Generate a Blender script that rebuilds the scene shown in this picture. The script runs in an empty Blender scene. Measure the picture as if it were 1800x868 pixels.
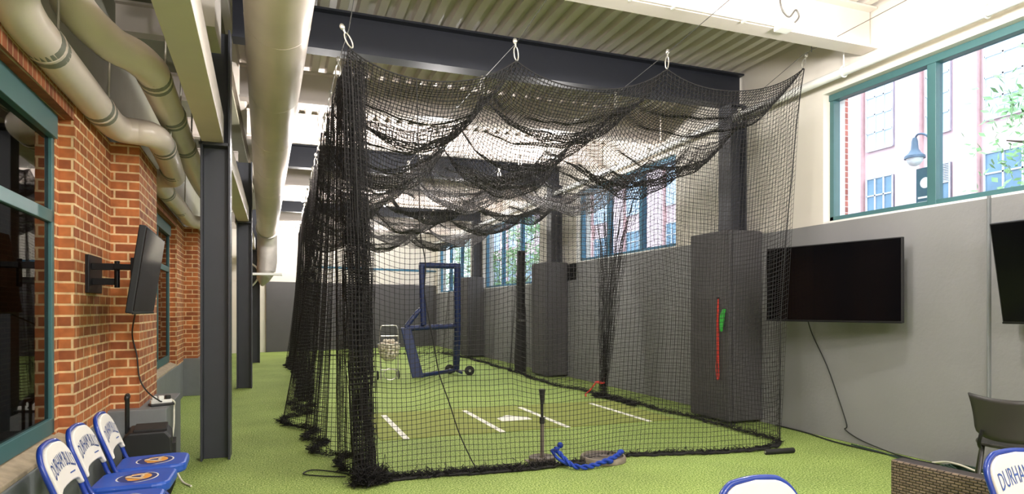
import bpy, bmesh, math, random
import numpy as np
from mathutils import Vector, Matrix
random.seed(7); RNG = np.random.default_rng(7)
scn = bpy.context.scene
COL = scn.collection
PI = math.pi

# ------------------------------------------------------------------ camera, world, exposure
H = 1.5
FPX = 1106.0
YAW = math.atan(408 / 1106.0)
cd = bpy.data.cameras.new('camera'); cam = bpy.data.objects.new('camera', cd); COL.objects.link(cam)
cam.location = (0, 0, H); cam.rotation_euler = (PI / 2, 0, -YAW)
cd.sensor_width = 36; cd.lens = 36 * FPX / 1800; cd.shift_y = 109 / 1800.0; cd.clip_start = .05; cd.clip_end = 300
scn.camera = cam
vs = scn.view_settings
vs.view_transform = 'Standard'; vs.look = 'None'; vs.gamma = 1; vs.use_curve_mapping = False
vs.exposure = 1.42
w = bpy.data.worlds.new('sky'); scn.world = w; w.use_nodes = True
bg = w.node_tree.nodes['Background']; bg.inputs[0].default_value = (.86, .93, 1, 1); bg.inputs[1].default_value = 2.2
LAMP_W = 60.0
scn.cycles.max_bounces = 8; scn.cycles.transparent_max_bounces = 16
scn.cycles.sample_clamp_indirect = 6


# ------------------------------------------------------------------ materials
def lin(c):
    return tuple((x / 255 / 12.92 if x / 255 <= .04045 else ((x / 255 + .055) / 1.055) ** 2.4) for x in c) + (1,)


def mat(name, rgb, rough=.6, metal=0, var=.12, scale=8, bump=0, bscale=60, spec=.5, coat=0):
    m = bpy.data.materials.new(name); m.use_nodes = True
    nt = m.node_tree; b = nt.nodes['Principled BSDF']
    b.inputs['Roughness'].default_value = rough; b.inputs['Metallic'].default_value = metal
    b.inputs['Specular IOR Level'].default_value = spec; b.inputs['Coat Weight'].default_value = coat
    tc = nt.nodes.new('ShaderNodeTexCoord')
    n = nt.nodes.new('ShaderNodeTexNoise'); n.inputs['Scale'].default_value = scale; n.inputs['Detail'].default_value = 4
    nt.links.new(tc.outputs['Object'], n.inputs['Vector'])
    r = nt.nodes.new('ShaderNodeMapRange'); r.inputs[1].default_value = .25; r.inputs[2].default_value = .75
    r.inputs[3].default_value = 1 - var; r.inputs[4].default_value = 1 + var
    nt.links.new(n.outputs['Fac'], r.inputs[0])
    mx = nt.nodes.new('ShaderNodeVectorMath'); mx.operation = 'SCALE'
    c = lin(rgb); mx.inputs[0].default_value = c[:3]
    nt.links.new(r.outputs[0], mx.inputs['Scale']); nt.links.new(mx.outputs[0], b.inputs['Base Color'])
    if bump:
        n2 = nt.nodes.new('ShaderNodeTexNoise'); n2.inputs['Scale'].default_value = bscale; n2.inputs['Detail'].default_value = 3
        nt.links.new(tc.outputs['Object'], n2.inputs['Vector'])
        bp = nt.nodes.new('ShaderNodeBump'); bp.inputs['Strength'].default_value = bump; bp.inputs['Distance'].default_value = .01
        nt.links.new(n2.outputs['Fac'], bp.inputs['Height']); nt.links.new(bp.outputs[0], b.inputs['Normal'])
    return m


def emis(name, rgb, s):
    m = bpy.data.materials.new(name); m.use_nodes = True; b = m.node_tree.nodes['Principled BSDF']
    b.inputs['Base Color'].default_value = lin(rgb); b.inputs['Emission Color'].default_value = lin(rgb); b.inputs['Emission Strength'].default_value = s
    return m


def brick_mat(name, c1, c2, mortar, bw=.205, rh=.0765, soldier=False, msize=.006):
    m = bpy.data.materials.new(name); m.use_nodes = True; nt = m.node_tree; b = nt.nodes['Principled BSDF']
    b.inputs['Roughness'].default_value = .85
    tc = nt.nodes.new('ShaderNodeTexCoord'); ge = nt.nodes.new('ShaderNodeNewGeometry')
    sp = nt.nodes.new('ShaderNodeSeparateXYZ'); nt.links.new(tc.outputs['Object'], sp.inputs[0])
    sn = nt.nodes.new('ShaderNodeSeparateXYZ'); nt.links.new(ge.outputs['True Normal'], sn.inputs[0])
    ab = nt.nodes.new('ShaderNodeMath'); ab.operation = 'ABSOLUTE'; nt.links.new(sn.outputs[0], ab.inputs[0])
    gt = nt.nodes.new('ShaderNodeMath'); gt.operation = 'GREATER_THAN'; nt.links.new(ab.outputs[0], gt.inputs[0]); gt.inputs[1].default_value = .5
    mi = nt.nodes.new('ShaderNodeMix'); nt.links.new(gt.outputs[0], mi.inputs[0]); nt.links.new(sp.outputs[0], mi.inputs[2]); nt.links.new(sp.outputs[1], mi.inputs[3])
    cb = nt.nodes.new('ShaderNodeCombineXYZ')
    if soldier:
        nt.links.new(sp.outputs[2], cb.inputs[0]); nt.links.new(mi.outputs[0], cb.inputs[1])
    else:
        nt.links.new(mi.outputs[0], cb.inputs[0]); nt.links.new(sp.outputs[2], cb.inputs[1])
    br = nt.nodes.new('ShaderNodeTexBrick'); nt.links.new(cb.outputs[0], br.inputs['Vector'])
    br.inputs['Color1'].default_value = lin(c1); br.inputs['Color2'].default_value = lin(c2); br.inputs['Mortar'].default_value = lin(mortar)
    br.inputs['Scale'].default_value = 1; br.inputs['Mortar Size'].default_value = msize; br.inputs['Brick Width'].default_value = bw; br.inputs['Row Height'].default_value = rh
    br.inputs['Mortar Smooth'].default_value = .15; br.inputs['Bias'].default_value = -.15
    if soldier: br.offset = 0
    no = nt.nodes.new('ShaderNodeTexNoise'); no.inputs['Scale'].default_value = 14; no.inputs['Detail'].default_value = 6; nt.links.new(tc.outputs['Object'], no.inputs['Vector'])
    r = nt.nodes.new('ShaderNodeMapRange'); r.inputs[1].default_value = .25; r.inputs[2].default_value = .75; r.inputs[3].default_value = .72; r.inputs[4].default_value = 1.25
    nt.links.new(no.outputs['Fac'], r.inputs[0])
    vm = nt.nodes.new('ShaderNodeVectorMath'); vm.operation = 'SCALE'; nt.links.new(br.outputs['Color'], vm.inputs[0]); nt.links.new(r.outputs[0], vm.inputs['Scale'])
    nt.links.new(vm.outputs[0], b.inputs['Base Color'])
    bp = nt.nodes.new('ShaderNodeBump'); bp.inputs['Strength'].default_value = .5; bp.inputs['Distance'].default_value = .008; bp.invert = True
    nt.links.new(br.outputs['Fac'], bp.inputs['Height']); nt.links.new(bp.outputs[0], b.inputs['Normal'])
    return m


def turf_mat():
    m = bpy.data.materials.new('turf'); m.use_nodes = True; nt = m.node_tree; b = nt.nodes['Principled BSDF']
    b.inputs['Roughness'].default_value = .75; b.inputs['Specular IOR Level'].default_value = .25
    tc = nt.nodes.new('ShaderNodeTexCoord')
    def noise(s, d=3, rg=.6):
        n = nt.nodes.new('ShaderNodeTexNoise'); n.inputs['Scale'].default_value = s; n.inputs['Detail'].default_value = d; n.inputs['Roughness'].default_value = rg
        nt.links.new(tc.outputs['Object'], n.inputs['Vector']); return n
    f = noise(70, 4, .8); g = noise(1.1, 3)
    cr = nt.nodes.new('ShaderNodeValToRGB'); e = cr.color_ramp.elements
    e[0].position = .40; e[0].color = lin((68, 96, 32)); e[1].position = .62; e[1].color = lin((214, 226, 152))
    x = cr.color_ramp.elements.new(.5); x.color = lin((144, 171, 80))
    nt.links.new(f.outputs['Fac'], cr.inputs[0])
    r = nt.nodes.new('ShaderNodeMapRange'); r.inputs[1].default_value = .3; r.inputs[2].default_value = .7; r.inputs[3].default_value = .86; r.inputs[4].default_value = 1.12
    nt.links.new(g.outputs['Fac'], r.inputs[0])
    vm = nt.nodes.new('ShaderNodeVectorMath'); vm.operation = 'SCALE'; nt.links.new(cr.outputs[0], vm.inputs[0]); nt.links.new(r.outputs[0], vm.inputs['Scale'])
    nt.links.new(vm.outputs[0], b.inputs['Base Color'])
    bp = nt.nodes.new('ShaderNodeBump'); bp.inputs['Strength'].default_value = .8; bp.inputs['Distance'].default_value = .012
    nt.links.new(f.outputs['Fac'], bp.inputs['Height']); nt.links.new(bp.outputs[0], b.inputs['Normal'])
    return m


def glass_mat(name, tint=(235, 245, 250), refl=.06):
    m = bpy.data.materials.new(name); m.use_nodes = True; nt = m.node_tree
    for n in list(nt.nodes): nt.nodes.remove(n)
    o = nt.nodes.new('ShaderNodeOutputMaterial'); mx = nt.nodes.new('ShaderNodeMixShader')
    t = nt.nodes.new('ShaderNodeBsdfTransparent'); t.inputs[0].default_value = lin(tint)
    g = nt.nodes.new('ShaderNodeBsdfGlossy'); g.inputs['Roughness'].default_value = .02
    f = nt.nodes.new('ShaderNodeLayerWeight'); f.inputs[0].default_value = .5
    pw = nt.nodes.new('ShaderNodeMath'); pw.operation = 'POWER'; pw.inputs[1].default_value = 4
    nt.links.new(f.outputs['Facing'], pw.inputs[0])
    a = nt.nodes.new('ShaderNodeMath'); a.operation = 'MULTIPLY_ADD'; a.inputs[1].default_value = .6; a.inputs[2].default_value = refl; a.use_clamp = True
    nt.links.new(pw.outputs[0], a.inputs[0]); nt.links.new(a.outputs[0], mx.inputs[0])
    nt.links.new(t.outputs[0], mx.inputs[1]); nt.links.new(g.outputs[0], mx.inputs[2]); nt.links.new(mx.outputs[0], o.inputs[0])
    return m


def wicker_mat():
    m = bpy.data.materials.new('wicker'); m.use_nodes = True; nt = m.node_tree; b = nt.nodes['Principled BSDF']
    b.inputs['Roughness'].default_value = .5
    tc = nt.nodes.new('ShaderNodeTexCoord'); sp = nt.nodes.new('ShaderNodeSeparateXYZ'); nt.links.new(tc.outputs['Object'], sp.inputs[0])
    ad = nt.nodes.new('ShaderNodeMath'); ad.operation = 'ADD'; nt.links.new(sp.outputs[0], ad.inputs[0]); nt.links.new(sp.outputs[1], ad.inputs[1])
    cb = nt.nodes.new('ShaderNodeCombineXYZ'); nt.links.new(ad.outputs[0], cb.inputs[0]); nt.links.new(sp.outputs[2], cb.inputs[1])
    br = nt.nodes.new('ShaderNodeTexBrick'); nt.links.new(cb.outputs[0], br.inputs['Vector'])
    br.inputs['Color1'].default_value = lin((142, 124, 108)); br.inputs['Color2'].default_value = lin((106, 91, 78)); br.inputs['Mortar'].default_value = lin((36, 28, 22))
    br.inputs['Scale'].default_value = 1; br.inputs['Brick Width'].default_value = .038; br.inputs['Row Height'].default_value = .0158; br.inputs['Mortar Size'].default_value = .0038; br.inputs['Mortar Smooth'].default_value = .8
    nt.links.new(br.outputs[0], b.inputs['Base Color'])
    bp = nt.nodes.new('ShaderNodeBump'); bp.invert = True; bp.inputs['Strength'].default_value = .9; bp.inputs['Distance'].default_value = .004
    nt.links.new(br.outputs['Fac'], bp.inputs['Height']); nt.links.new(bp.outputs[0], b.inputs['Normal'])
    return m


M = dict(
    turf=turf_mat(),
    cream=mat('cream_paint', (224, 218, 207), .55, var=.03, scale=2, bump=.05),
    creamsteel=mat('cream_steel', (222, 212, 204), .5, var=.04, scale=3),
    creamshade=mat('shaded_cream_paint', (122, 122, 102), .6, var=.08, scale=4),  # cream darkened in the colour itself to carry the aisle's overhead shade
    deck=mat('deck_paint', (214, 207, 198), .5, var=.05, scale=3),
    concrete=mat('grey_painted_concrete', (136, 136, 137), .7, var=.06, scale=1.6, bump=.25, bscale=26),
    plinth=mat('grey_plinth_paint', (120, 124, 126), .6, var=.08, scale=5, bump=.15, bscale=30),
    stone=mat('precast_sill', (176, 160, 136), .8, var=.2, scale=14, bump=.3),
    pad=mat('charcoal_pad', (84, 82, 84), .62, var=.05, scale=3, bump=.05, bscale=200),
    steel=mat('charcoal_steel', (62, 64, 71), .45, var=.06, scale=4),
    navy=mat('navy_steel', (36, 39, 49), .5, var=.06, scale=4),
    brick=brick_mat('brick', (186, 112, 62), (136, 74, 44), (222, 192, 146), msize=.008),
    soldier=brick_mat('soldier_brick', (150, 84, 50), (112, 58, 36), (170, 140, 104), bw=.205, rh=.0765, soldier=True),
    brickout=brick_mat('brick_outside', (186, 108, 92), (160, 90, 78), (214, 190, 176)),
    quoin=mat('washed_quoin', (216, 172, 168), .9, var=.1, scale=8),
    teal=mat('teal_aluminium', (66, 106, 108), .4, var=.05),
    tealblue=mat('blue_aluminium', (54, 112, 140), .4, var=.05),
    white=mat('white_paint', (240, 240, 236), .45, var=.02),
    glass=glass_mat('clear_glass', refl=.02),
    darkglass=glass_mat('dim_glass', (150, 150, 145), .05),
    duct=mat('cream_duct', (228, 212, 204), .42, var=.06, scale=2.5, bump=.06, bscale=9),
    ductmetal=mat('galvanised', (190, 184, 176), .42, .35, var=.15, scale=4),
    pipe=mat('pipe_jacket', (222, 208, 198), .3, var=.05, scale=4, bump=.05, bscale=30),
    band=mat('grey_tape', (128, 128, 118), .55, var=.08),
    net=mat('black_twine', (26, 23, 23), .7, var=.2, scale=30),
    rope=mat('black_rope', (22, 20, 20), .8, var=.2, scale=60),
    zinc=mat('zinc', (200, 198, 188), .3, .75, var=.1),
    wire=mat('steel_wire', (120, 120, 118), .4, .8),
    black=mat('black_plastic', (24, 24, 26), .5, var=.1),
    blackmetal=mat('black_metal', (26, 26, 28), .4, .3),
    screen=mat('tv_screen', (7, 7, 10), .14, var=.05, spec=.35),
    cable=mat('black_cable', (26, 30, 28), .6),
    greencable=mat('green_cable', (34, 62, 48), .6),
    whitecable=mat('white_cable', (226, 222, 206), .6),
    blue=mat('royal_blue_enamel', (26, 58, 150), .3, var=.06, coat=.3),
    blueseat=mat('royal_blue_vinyl', (38, 82, 178), .4, var=.06, coat=.1),
    vinyl=mat('white_vinyl', (226, 221, 213), .5, var=.03),
    ink=mat('blue_ink', (64, 92, 158), .6),
    gold=mat('gold_ink', (216, 150, 62), .6), tan=mat('tan_ink', (214, 186, 150), .6), navyink=mat('navy_ink', (38, 50, 110), .6),
    screenpad=mat('navy_vinyl', (24, 40, 84), .45, var=.12, scale=20, bump=.3, bscale=18),
    ball=mat('baseball_leather', (226, 216, 196), .6, var=.1, scale=20),
    clay=mat('clay_mat', (140, 150, 70), .85, var=.14, scale=40, bump=.5, bscale=140),
    chalk=mat('white_line', (240, 240, 230), .7, var=.05),
    rubber=mat('black_rubber', (30, 29, 28), .7, var=.1),
    tee=mat('tee_grey', (110, 100, 92), .6, var=.15, scale=20),
    disc=mat('worn_plate', (132, 122, 108), .7, var=.25, scale=16, bump=.2),
    discin=mat('worn_plate_dark', (92, 84, 76), .75, var=.25, scale=16, bump=.2),
    bluerope=mat('blue_rope', (22, 62, 170), .6, var=.3, scale=90, bump=.6, bscale=220),
    red=mat('red_band', (220, 60, 48), .5), green=mat('green_band', (60, 200, 70), .5),
    redpipe=mat('red_pipe', (170, 46, 46), .4),
    wicker=wicker_mat(),
    mesh=mat('dark_shell', (50, 48, 46), .45, var=.06),
    darkroom=mat('dim_room', (74, 62, 52), .9, var=.2),
    facade=mat('washed_brick', (222, 188, 188), .9, var=.04, scale=3),
    facadewin=mat('facade_window', (196, 212, 232), .2, var=.1, scale=2),
    facadedark=mat('facade_window_dim', (104, 130, 152), .2, var=.3, scale=2),
    muntin=mat('muntin', (206, 200, 206), .6),
    lampost=mat('lamp_post_green', (96, 112, 130), .5), banner=mat('banner_green', (62, 92, 100), .7),
    leaf=mat('leaf', (140, 176, 116), .6, var=.35, scale=6), bark=mat('bark', (100, 84, 70), .9),
    asphalt=mat('street', (140, 140, 140), .9),
    bulb=emis('bulb', (255, 250, 236), 90),
)


# ------------------------------------------------------------------ mesh builder
class MB:
    def __init__(s): s.v = []; s.f = []; s.mi = []; s.cur = 0
    def add(s, vs, fs):
        o = len(s.v); s.v += [tuple(x) for x in vs]; s.f += [tuple(i + o for i in f) for f in fs]; s.mi += [s.cur] * len(fs); return s
    def box(s, x0, x1, y0, y1, z0, z1, m=None):
        c = [(x0, y0, z0), (x1, y0, z0), (x1, y1, z0), (x0, y1, z0), (x0, y0, z1), (x1, y0, z1), (x1, y1, z1), (x0, y1, z1)]
        if m: c = [m(*p) if callable(m) else tuple(m @ Vector(p)) for p in c]
        return s.add(c, [(0, 3, 2, 1), (4, 5, 6, 7), (0, 1, 5, 4), (1, 2, 6, 5), (2, 3, 7, 6), (3, 0, 4, 7)])
    def tube(s, pts, r, n=10, closed=False, caps=True):
        P = [Vector(p) for p in pts]; k = len(P); rs = r if isinstance(r, (list, tuple)) else [r] * k
        rings = []; up = None
        for i in range(k):
            if closed: t = P[(i + 1) % k] - P[i - 1]
            else: t = P[min(i + 1, k - 1)] - P[max(i - 1, 0)]
            t.normalize()
            if up is None:
                up = Vector((0, 0, 1)) if abs(t.z) < .9 else Vector((1, 0, 0))
            u = t.cross(up)
            if u.length < 1e-5: u = t.orthogonal()
            u.normalize(); up = u.cross(t).normalized()
            rings.append([P[i] + (u * math.cos(a) + up * math.sin(a)) * rs[i] for a in [2 * PI * j / n for j in range(n)]])
        vsx = [p for R in rings for p in R]; fs = []
        for i in range(k if closed else k - 1):
            a = i * n; b = ((i + 1) % k) * n
            for j in range(n): fs.append((a + j, a + (j + 1) % n, b + (j + 1) % n, b + j))
        if caps and not closed:
            fs.append(tuple(range(n - 1, -1, -1))); fs.append(tuple((k - 1) * n + j for j in range(n)))
        return s.add(vsx, fs)
    def cyl(s, p0, p1, r0, r1=None, n=16): return s.tube([p0, p1], [r0, r0 if r1 is None else r1], n)
    def lathe(s, prof, c=(0, 0, 0), n=24, axis='z'):
        vsx = []; fs = []
        for (r, z) in prof:
            for j in range(n):
                a = 2 * PI * j / n
                p = (r * math.cos(a), r * math.sin(a), z)
                if axis == 'x': p = (p[2], p[0], p[1])
                if axis == 'y': p = (p[0], p[2], p[1])
                vsx.append((c[0] + p[0], c[1] + p[1], c[2] + p[2]))
        for i in range(len(prof) - 1):
            for j in range(n): fs.append((i * n + j, i * n + (j + 1) % n, (i + 1) * n + (j + 1) % n, (i + 1) * n + j))
        fs.append(tuple(range(n - 1, -1, -1))); fs.append(tuple((len(prof) - 1) * n + j for j in range(n)))
        return s.add(vsx, fs)
    def prism(s, poly, d0, d1, f):
        """poly: 2-D outline; f(a,b,d) -> point"""
        n = len(poly); vsx = [f(a, b, d0) for a, b in poly] + [f(a, b, d1) for a, b in poly]
        fs = [tuple(range(n - 1, -1, -1)), tuple(range(n, 2 * n))] + [(i, (i + 1) % n, n + (i + 1) % n, n + i) for i in range(n)]
        return s.add(vsx, fs)
    def sphere(s, c, r, n=12, m=8, sc=(1, 1, 1)):
        vsx = [(c[0], c[1], c[2] - r * sc[2])]; fs = []
        for i in range(1, m):
            t = -PI / 2 + PI * i / m
            for j in range(n):
                a = 2 * PI * j / n; vsx.append((c[0] + r * sc[0] * math.cos(t) * math.cos(a), c[1] + r * sc[1] * math.cos(t) * math.sin(a), c[2] + r * sc[2] * math.sin(t)))
        vsx.append((c[0], c[1], c[2] + r * sc[2])); T = len(vsx) - 1
        for j in range(n):
            fs.append((0, 1 + (j + 1) % n, 1 + j)); fs.append((T, T - n + j, T - n + (j + 1) % n))
        for i in range(m - 2):
            for j in range(n): a = 1 + i * n; fs.append((a + j, a + (j + 1) % n, a + n + (j + 1) % n, a + n + j))
        return s.add(vsx, fs)
    def build(s, name, m, parent=None, smooth=False, bevel=0, loc=None, angle=40):
        me = bpy.data.meshes.new(name); me.from_pydata(s.v, [], s.f)
        ms = m if isinstance(m, (list, tuple)) else [m]
        for x in ms: me.materials.append(M[x] if isinstance(x, str) else x)
        if len(ms) > 1: me.polygons.foreach_set('material_index', s.mi)
        bm = bmesh.new(); bm.from_mesh(me); bmesh.ops.recalc_face_normals(bm, faces=bm.faces)
        if smooth:
            for f in bm.faces: f.smooth = True
            for e in bm.edges:
                if len(e.link_faces) == 2 and e.calc_face_angle(0) > math.radians(angle): e.smooth = False
        bm.to_mesh(me); bm.free(); me.update()
        o = bpy.data.objects.new(name, me); COL.objects.link(o)
        if parent: o.parent = parent
        if loc: o.location = loc
        if bevel:
            b = o.modifiers.new('bevel', 'BEVEL'); b.width = bevel; b.segments = 2; b.limit_method = 'ANGLE'; b.angle_limit = math.radians(40)
        return o


def tag(o, label, cat, group=None):
    o['label'] = label; o['category'] = cat
    if group: o['group'] = group
    return o


def thing(name, label, cat, loc=(0, 0, 0), rz=0, group=None):
    o = bpy.data.objects.new(name, None); COL.objects.link(o); o.location = loc; o.rotation_euler = (0, 0, rz)
    return tag(o, label, cat, group)


def struct(o): o['kind'] = 'structure'; return o


def copy_tree(o, parent=None):
    c = o.copy(); COL.objects.link(c)
    if parent: c.parent = parent
    for ch in [x for x in o.children]: copy_tree(ch, c)
    return c


def smoothpath(pts, k=8):
    """Catmull-Rom through pts"""
    P = [Vector(p) for p in pts]; out = []
    for i in range(len(P) - 1):
        p0 = P[max(i - 1, 0)]; p1 = P[i]; p2 = P[i + 1]; p3 = P[min(i + 2, len(P) - 1)]
        for j in range(k):
            t = j / k
            out.append(.5 * ((2 * p1) + (p2 - p0) * t + (2 * p0 - 5 * p1 + 4 * p2 - p3) * t * t + (3 * p1 - p0 - 3 * p2 + p3) * t ** 3))
    out.append(P[-1]); return out


# ------------------------------------------------------------------ the room
b = MB(); b.box(-2.2, 6.3, -3, 25.8, -.12, 0); struct(b.build('floor', 'turf'))


def LX(x, y, z): return (x - .034 * (y - 5.5), y, z)    # the brick wall runs at a slight angle to the columns


# corrugated steel deck
b = MB(); prof = []; x = -2.2
while x < 6.4:
    prof += [(x, 4.73), (x + .085, 4.73), (x + .105, 4.805), (x + .18, 4.805)]; x += .2
outline = prof + [(x, 4.9), (-2.2, 4.9)]
nP = len(prof); vv = [(a, -3, c) for a, c in prof] + [(a, 25.8, c) for a, c in prof]
b.add(vv, [(i, i + 1, nP + i + 1, nP + i) for i in range(nP - 1)]); b.box(-2.2, 6.4, -3, 25.8, 4.84, 4.9)
struct(b.build('ceiling', 'deck'))


# right wall: grey concrete below, cream wall with window openings above
def sill_z(y): return 2.50 if y < 13 else 2.13


WR = [(2.2, 5.68), (8.62, 12.25), (14.3, 18.9), (20.3, 24.9)]
b = MB()
b.box(6.0, 6.34, -3, 13.0, 0, 2.50); b.box(6.0, 6.34, 13.0, 25.8, 0, 2.13)
o = struct(b.build('wall_right', 'concrete', bevel=.006))
for k, yy in enumerate((3.83,)):
    g = MB(); g.box(5.985, 6.0, yy - .014, yy + .014, .3, 2.52); g.cyl((5.985, yy, .3), (5.985, yy, 2.5), .011, n=8); struct(g.build('trim_1', 'plinth', o))
b = MB(); ys = [-3]
for a, c in WR: ys += [a, c]
ys.append(25.8)
for i in range(0, len(ys), 2): 
    zb = sill_z(ys[i] + .1 if i else 0); 
    b.box(6.0, 6.34, ys[i], ys[i + 1], 2.13 if ys[i + 1] > 13.2 else 2.50, 4.86)
for a, c in WR: b.box(6.0, 6.34, a, c, 4.02, 4.86)
struct(b.build('wall_right_upper', 'cream'))
b = MB()
for a, c in WR: b.box(6.003, 6.13, a, c, sill_z(a), sill_z(a) + .022)
struct(b.build('trim_2', 'white'))

for i, (a, c) in enumerate(WR):
    z0 = sill_z(a) + .02; z1 = 4.02; fm = 'teal' if i == 0 else 'tealblue'
    b = MB(); t = .055
    b.box(6.1, 6.2, a, a + t, z0, z1); b.box(6.1, 6.2, c - t, c, z0, z1); b.box(6.1, 6.2, a, c, z0, z0 + t + .01); b.box(6.085, 6.2, a, c, z1 - t - .02, z1)
    n = 3
    mull = [4.44, 3.2] if i == 0 else [a + (c - a) * q / n for q in range(1, n)]
    for y in mull: b.box(6.095, 6.2, y - .045, y + .045, z0, z1)
    o = struct(b.build('window_%d' % (i + 1), fm, bevel=.004))
    ed = sorted([a + t] + mull + [c - t])
    for q in range(len(ed) - 1):
        p = MB(); p.box(6.15, 6.156, ed[q] + .03, ed[q + 1] - .03, z0 + t, z1 - t - .02); p.build('pane', 'glass', o)

# back wall (slightly skewed)
def BK(x, y, z): return (x, y + 23.35 + (x + 1) * .27, z)
b = MB(); b.box(-2.2, 6.1, 0, .3, 2.46, 4.86, BK); b.box(-2.2, 6.1, .02, .3, 0, 2.46, BK); struct(b.build('wall_back', ['cream']))
b = MB(); b.box(-.45, 6.0, -.06, .02, 0, 2.46, BK); struct(b.build('wall_back_padding', 'pad', bevel=.01))
b = MB(); b.box(1.2, 6.0, -.03, 0, 3.0, 3.07, BK); struct(b.build('trim_3', 'tealblue'))
# wall behind the camera
b = MB(); b.box(-2.2, 6.3, -3.2, -3, 0, 4.9); struct(b.build('wall_front', 'concrete'))

# left brick wall with piers, plinth, windows
JA, JB = 5.08, 8.47           # jambs either side of the first pier
PIER = [(5.08, 6.25, 7.29, 8.45), (11.15, 12.25, 13.35, 14.5), (17.2, 18.3, 19.35, 20.5)]
b = MB()
for a0, b0, b1, a1 in PIER:
    b.box(-1.62, -1.335, a0, a1, .6, 2.93, LX)
    b.box(-1.335, -1.12, b0, b1, .6, 2.93, LX)
b.box(-1.62, -1.335, 20.5, 25.8, .6, 2.93, LX)
b.box(-1.62, -1.335, -3, 1.6, .6, 2.93, LX)
for a0, b0, b1, a1 in PIER:
    for ya, yb in ((a0 - .1, a0), (a1, a1 + .1)): b.box(-1.62, -1.425, ya, yb, .6, 2.93, LX)
struct(b.build('wall_left', 'brick'))
b = MB()
WL = [(1.6, 4.98), (8.55, 11.05), (14.6, 17.1)]
for a, c in WL: b.box(-1.62, -1.335, a - .1, c + .1, 2.79, 2.93, LX)
struct(b.build('trim_4', 'soldier'))
b = MB(); b.box(-2.0, -1.45, -3, 25.8, 2.93, 4.86, LX); struct(b.build('wall_left_upper', 'creamshade'))
b = MB(); b.box(-1.45, -1.34, -3, 25.8, 2.93, 2.95, LX); struct(b.build('trim_5', 'navy'))
b = MB()
b.box(-1.9, -1.33, -3, 6.1, 0, .6, LX); b.box(-1.9, -1.33, 7.2, 25.8, 0, .6, LX)
for k, (a0, b0, b1, a1) in enumerate(PIER):
    b.box(-1.9, -.895 if k == 0 else -1.08, b0 - .13, b1 - .07, 0, .642, LX)
struct(b.build('baseboard_left', 'plinth', bevel=.008))
b = MB()
for a, c in WL:      # sloping precast sills
    b.add([LX(-1.56, a - .1, .6), LX(-1.335, a - .1, .6), LX(-1.335, c + .1, .6), LX(-1.56, c + .1, .6), LX(-1.56, a - .1, .715), LX(-1.335, a - .1, .63), LX(-1.335, c + .1, .63), LX(-1.56, c + .1, .715)],
          [(0, 3, 2, 1), (4, 5, 6, 7), (0, 1, 5, 4), (1, 2, 6, 5), (2, 3, 7, 6), (3, 0, 4, 7)])
struct(b.build('trim_6', 'stone', bevel=.006))
for i, (a, c) in enumerate(WL):
    b = MB(); t = .048; x0, x1 = -1.465, -1.425
    b.box(x0, x1, a, a + t, .68, 2.79, LX); b.box(x0, x1, c - t, c, .68, 2.79, LX); b.box(x0, x1, a, c, .68, .78, LX); b.box(x0, x1 + .02, a, c, 2.63, 2.79, LX)
    b.box(x0, x1, a, c, 2.07, 2.15, LX); b.box(x0, x1, (a + c) / 2 - .03, (a + c) / 2 + .03, .7, 2.7, LX)
    o = struct(b.build('window_%d' % (i + 5), 'teal', bevel=.004))
    for z0, z1 in ((.78, 2.07), (2.15, 2.64)):
        for ya, yb in ((a + t, (a + c) / 2 - .03), ((a + c) / 2 + .03, c - t)):
            p = MB(); p.box(-1.452, -1.447, ya, yb, z0, z1, LX); p.build('pane', 'darkglass', o)
# dim corridor behind those windows
b = MB(); b.box(-4.4, -4.3, -3, 25.8, 0, 3.2); b.box(-4.4, -1.9, -3, 25.8, 2.96, 3.0); b.box(-4.4, -1.9, -3, 25.8, -.1, .0); b.box(-4.4, -1.9, -3.1, -3, 0, 3); b.box(-4.4, -1.9, 25.8, 25.9, 0, 3)
struct(b.build('wall_corridor', 'darkroom'))
b = MB(); b.box(-3.9, -3.8, -3, 25.8, 0, 2.96); struct(b.build('wall_corridor_brick', 'brick'))
for y in (2.5, 9.5):  # unseen fill lamps, added so the corridor is not black
    e = MB(); e.box(-3.0, -2.7, y - .3, y + .3, 2.9, 2.955); tag(e.build('corridor_fill_lamp', 'white', bevel=.01), 'added fill lamp in the dim corridor behind the brick wall', 'lamp', 'added corridor fill lamps')
    ld = bpy.data.lights.new('corridor_fill_light', 'POINT'); ld.energy = 2.0; ld.shadow_soft_size = .1; lo = bpy.data.objects.new('corridor_fill_light', ld); COL.objects.link(lo); lo.location = (-2.85, y, 2.8)


# steel columns and beams
def wcol(x, y, z1, name='steel_column', z0=0, d=.27, bf=.25):
    c = MB(); c.box(x - d / 2, x - d / 2 + .02, y - bf / 2, y + bf / 2, z0, z1); c.box(x + d / 2 - .02, x + d / 2, y - bf / 2, y + bf / 2, z0, z1); c.box(x - d / 2 + .02, x + d / 2 - .02, y - .008, y + .008, z0, z1)
    return c
for k, y in enumerate((6.98, 12.98, 19.0)):
    c = wcol(-.60 - .03 * k, y, 4.28)
    c.box(-.75 - .03 * k, -.47 - .03 * k, y - .125, y + .125, 3.12, 3.15)
    struct(c.build('steel_column', 'steel', bevel=.003))
    c = wcol(5.85, y + .1, 4.28, z0=2.2); struct(c.build('steel_column', 'steel'))


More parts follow.
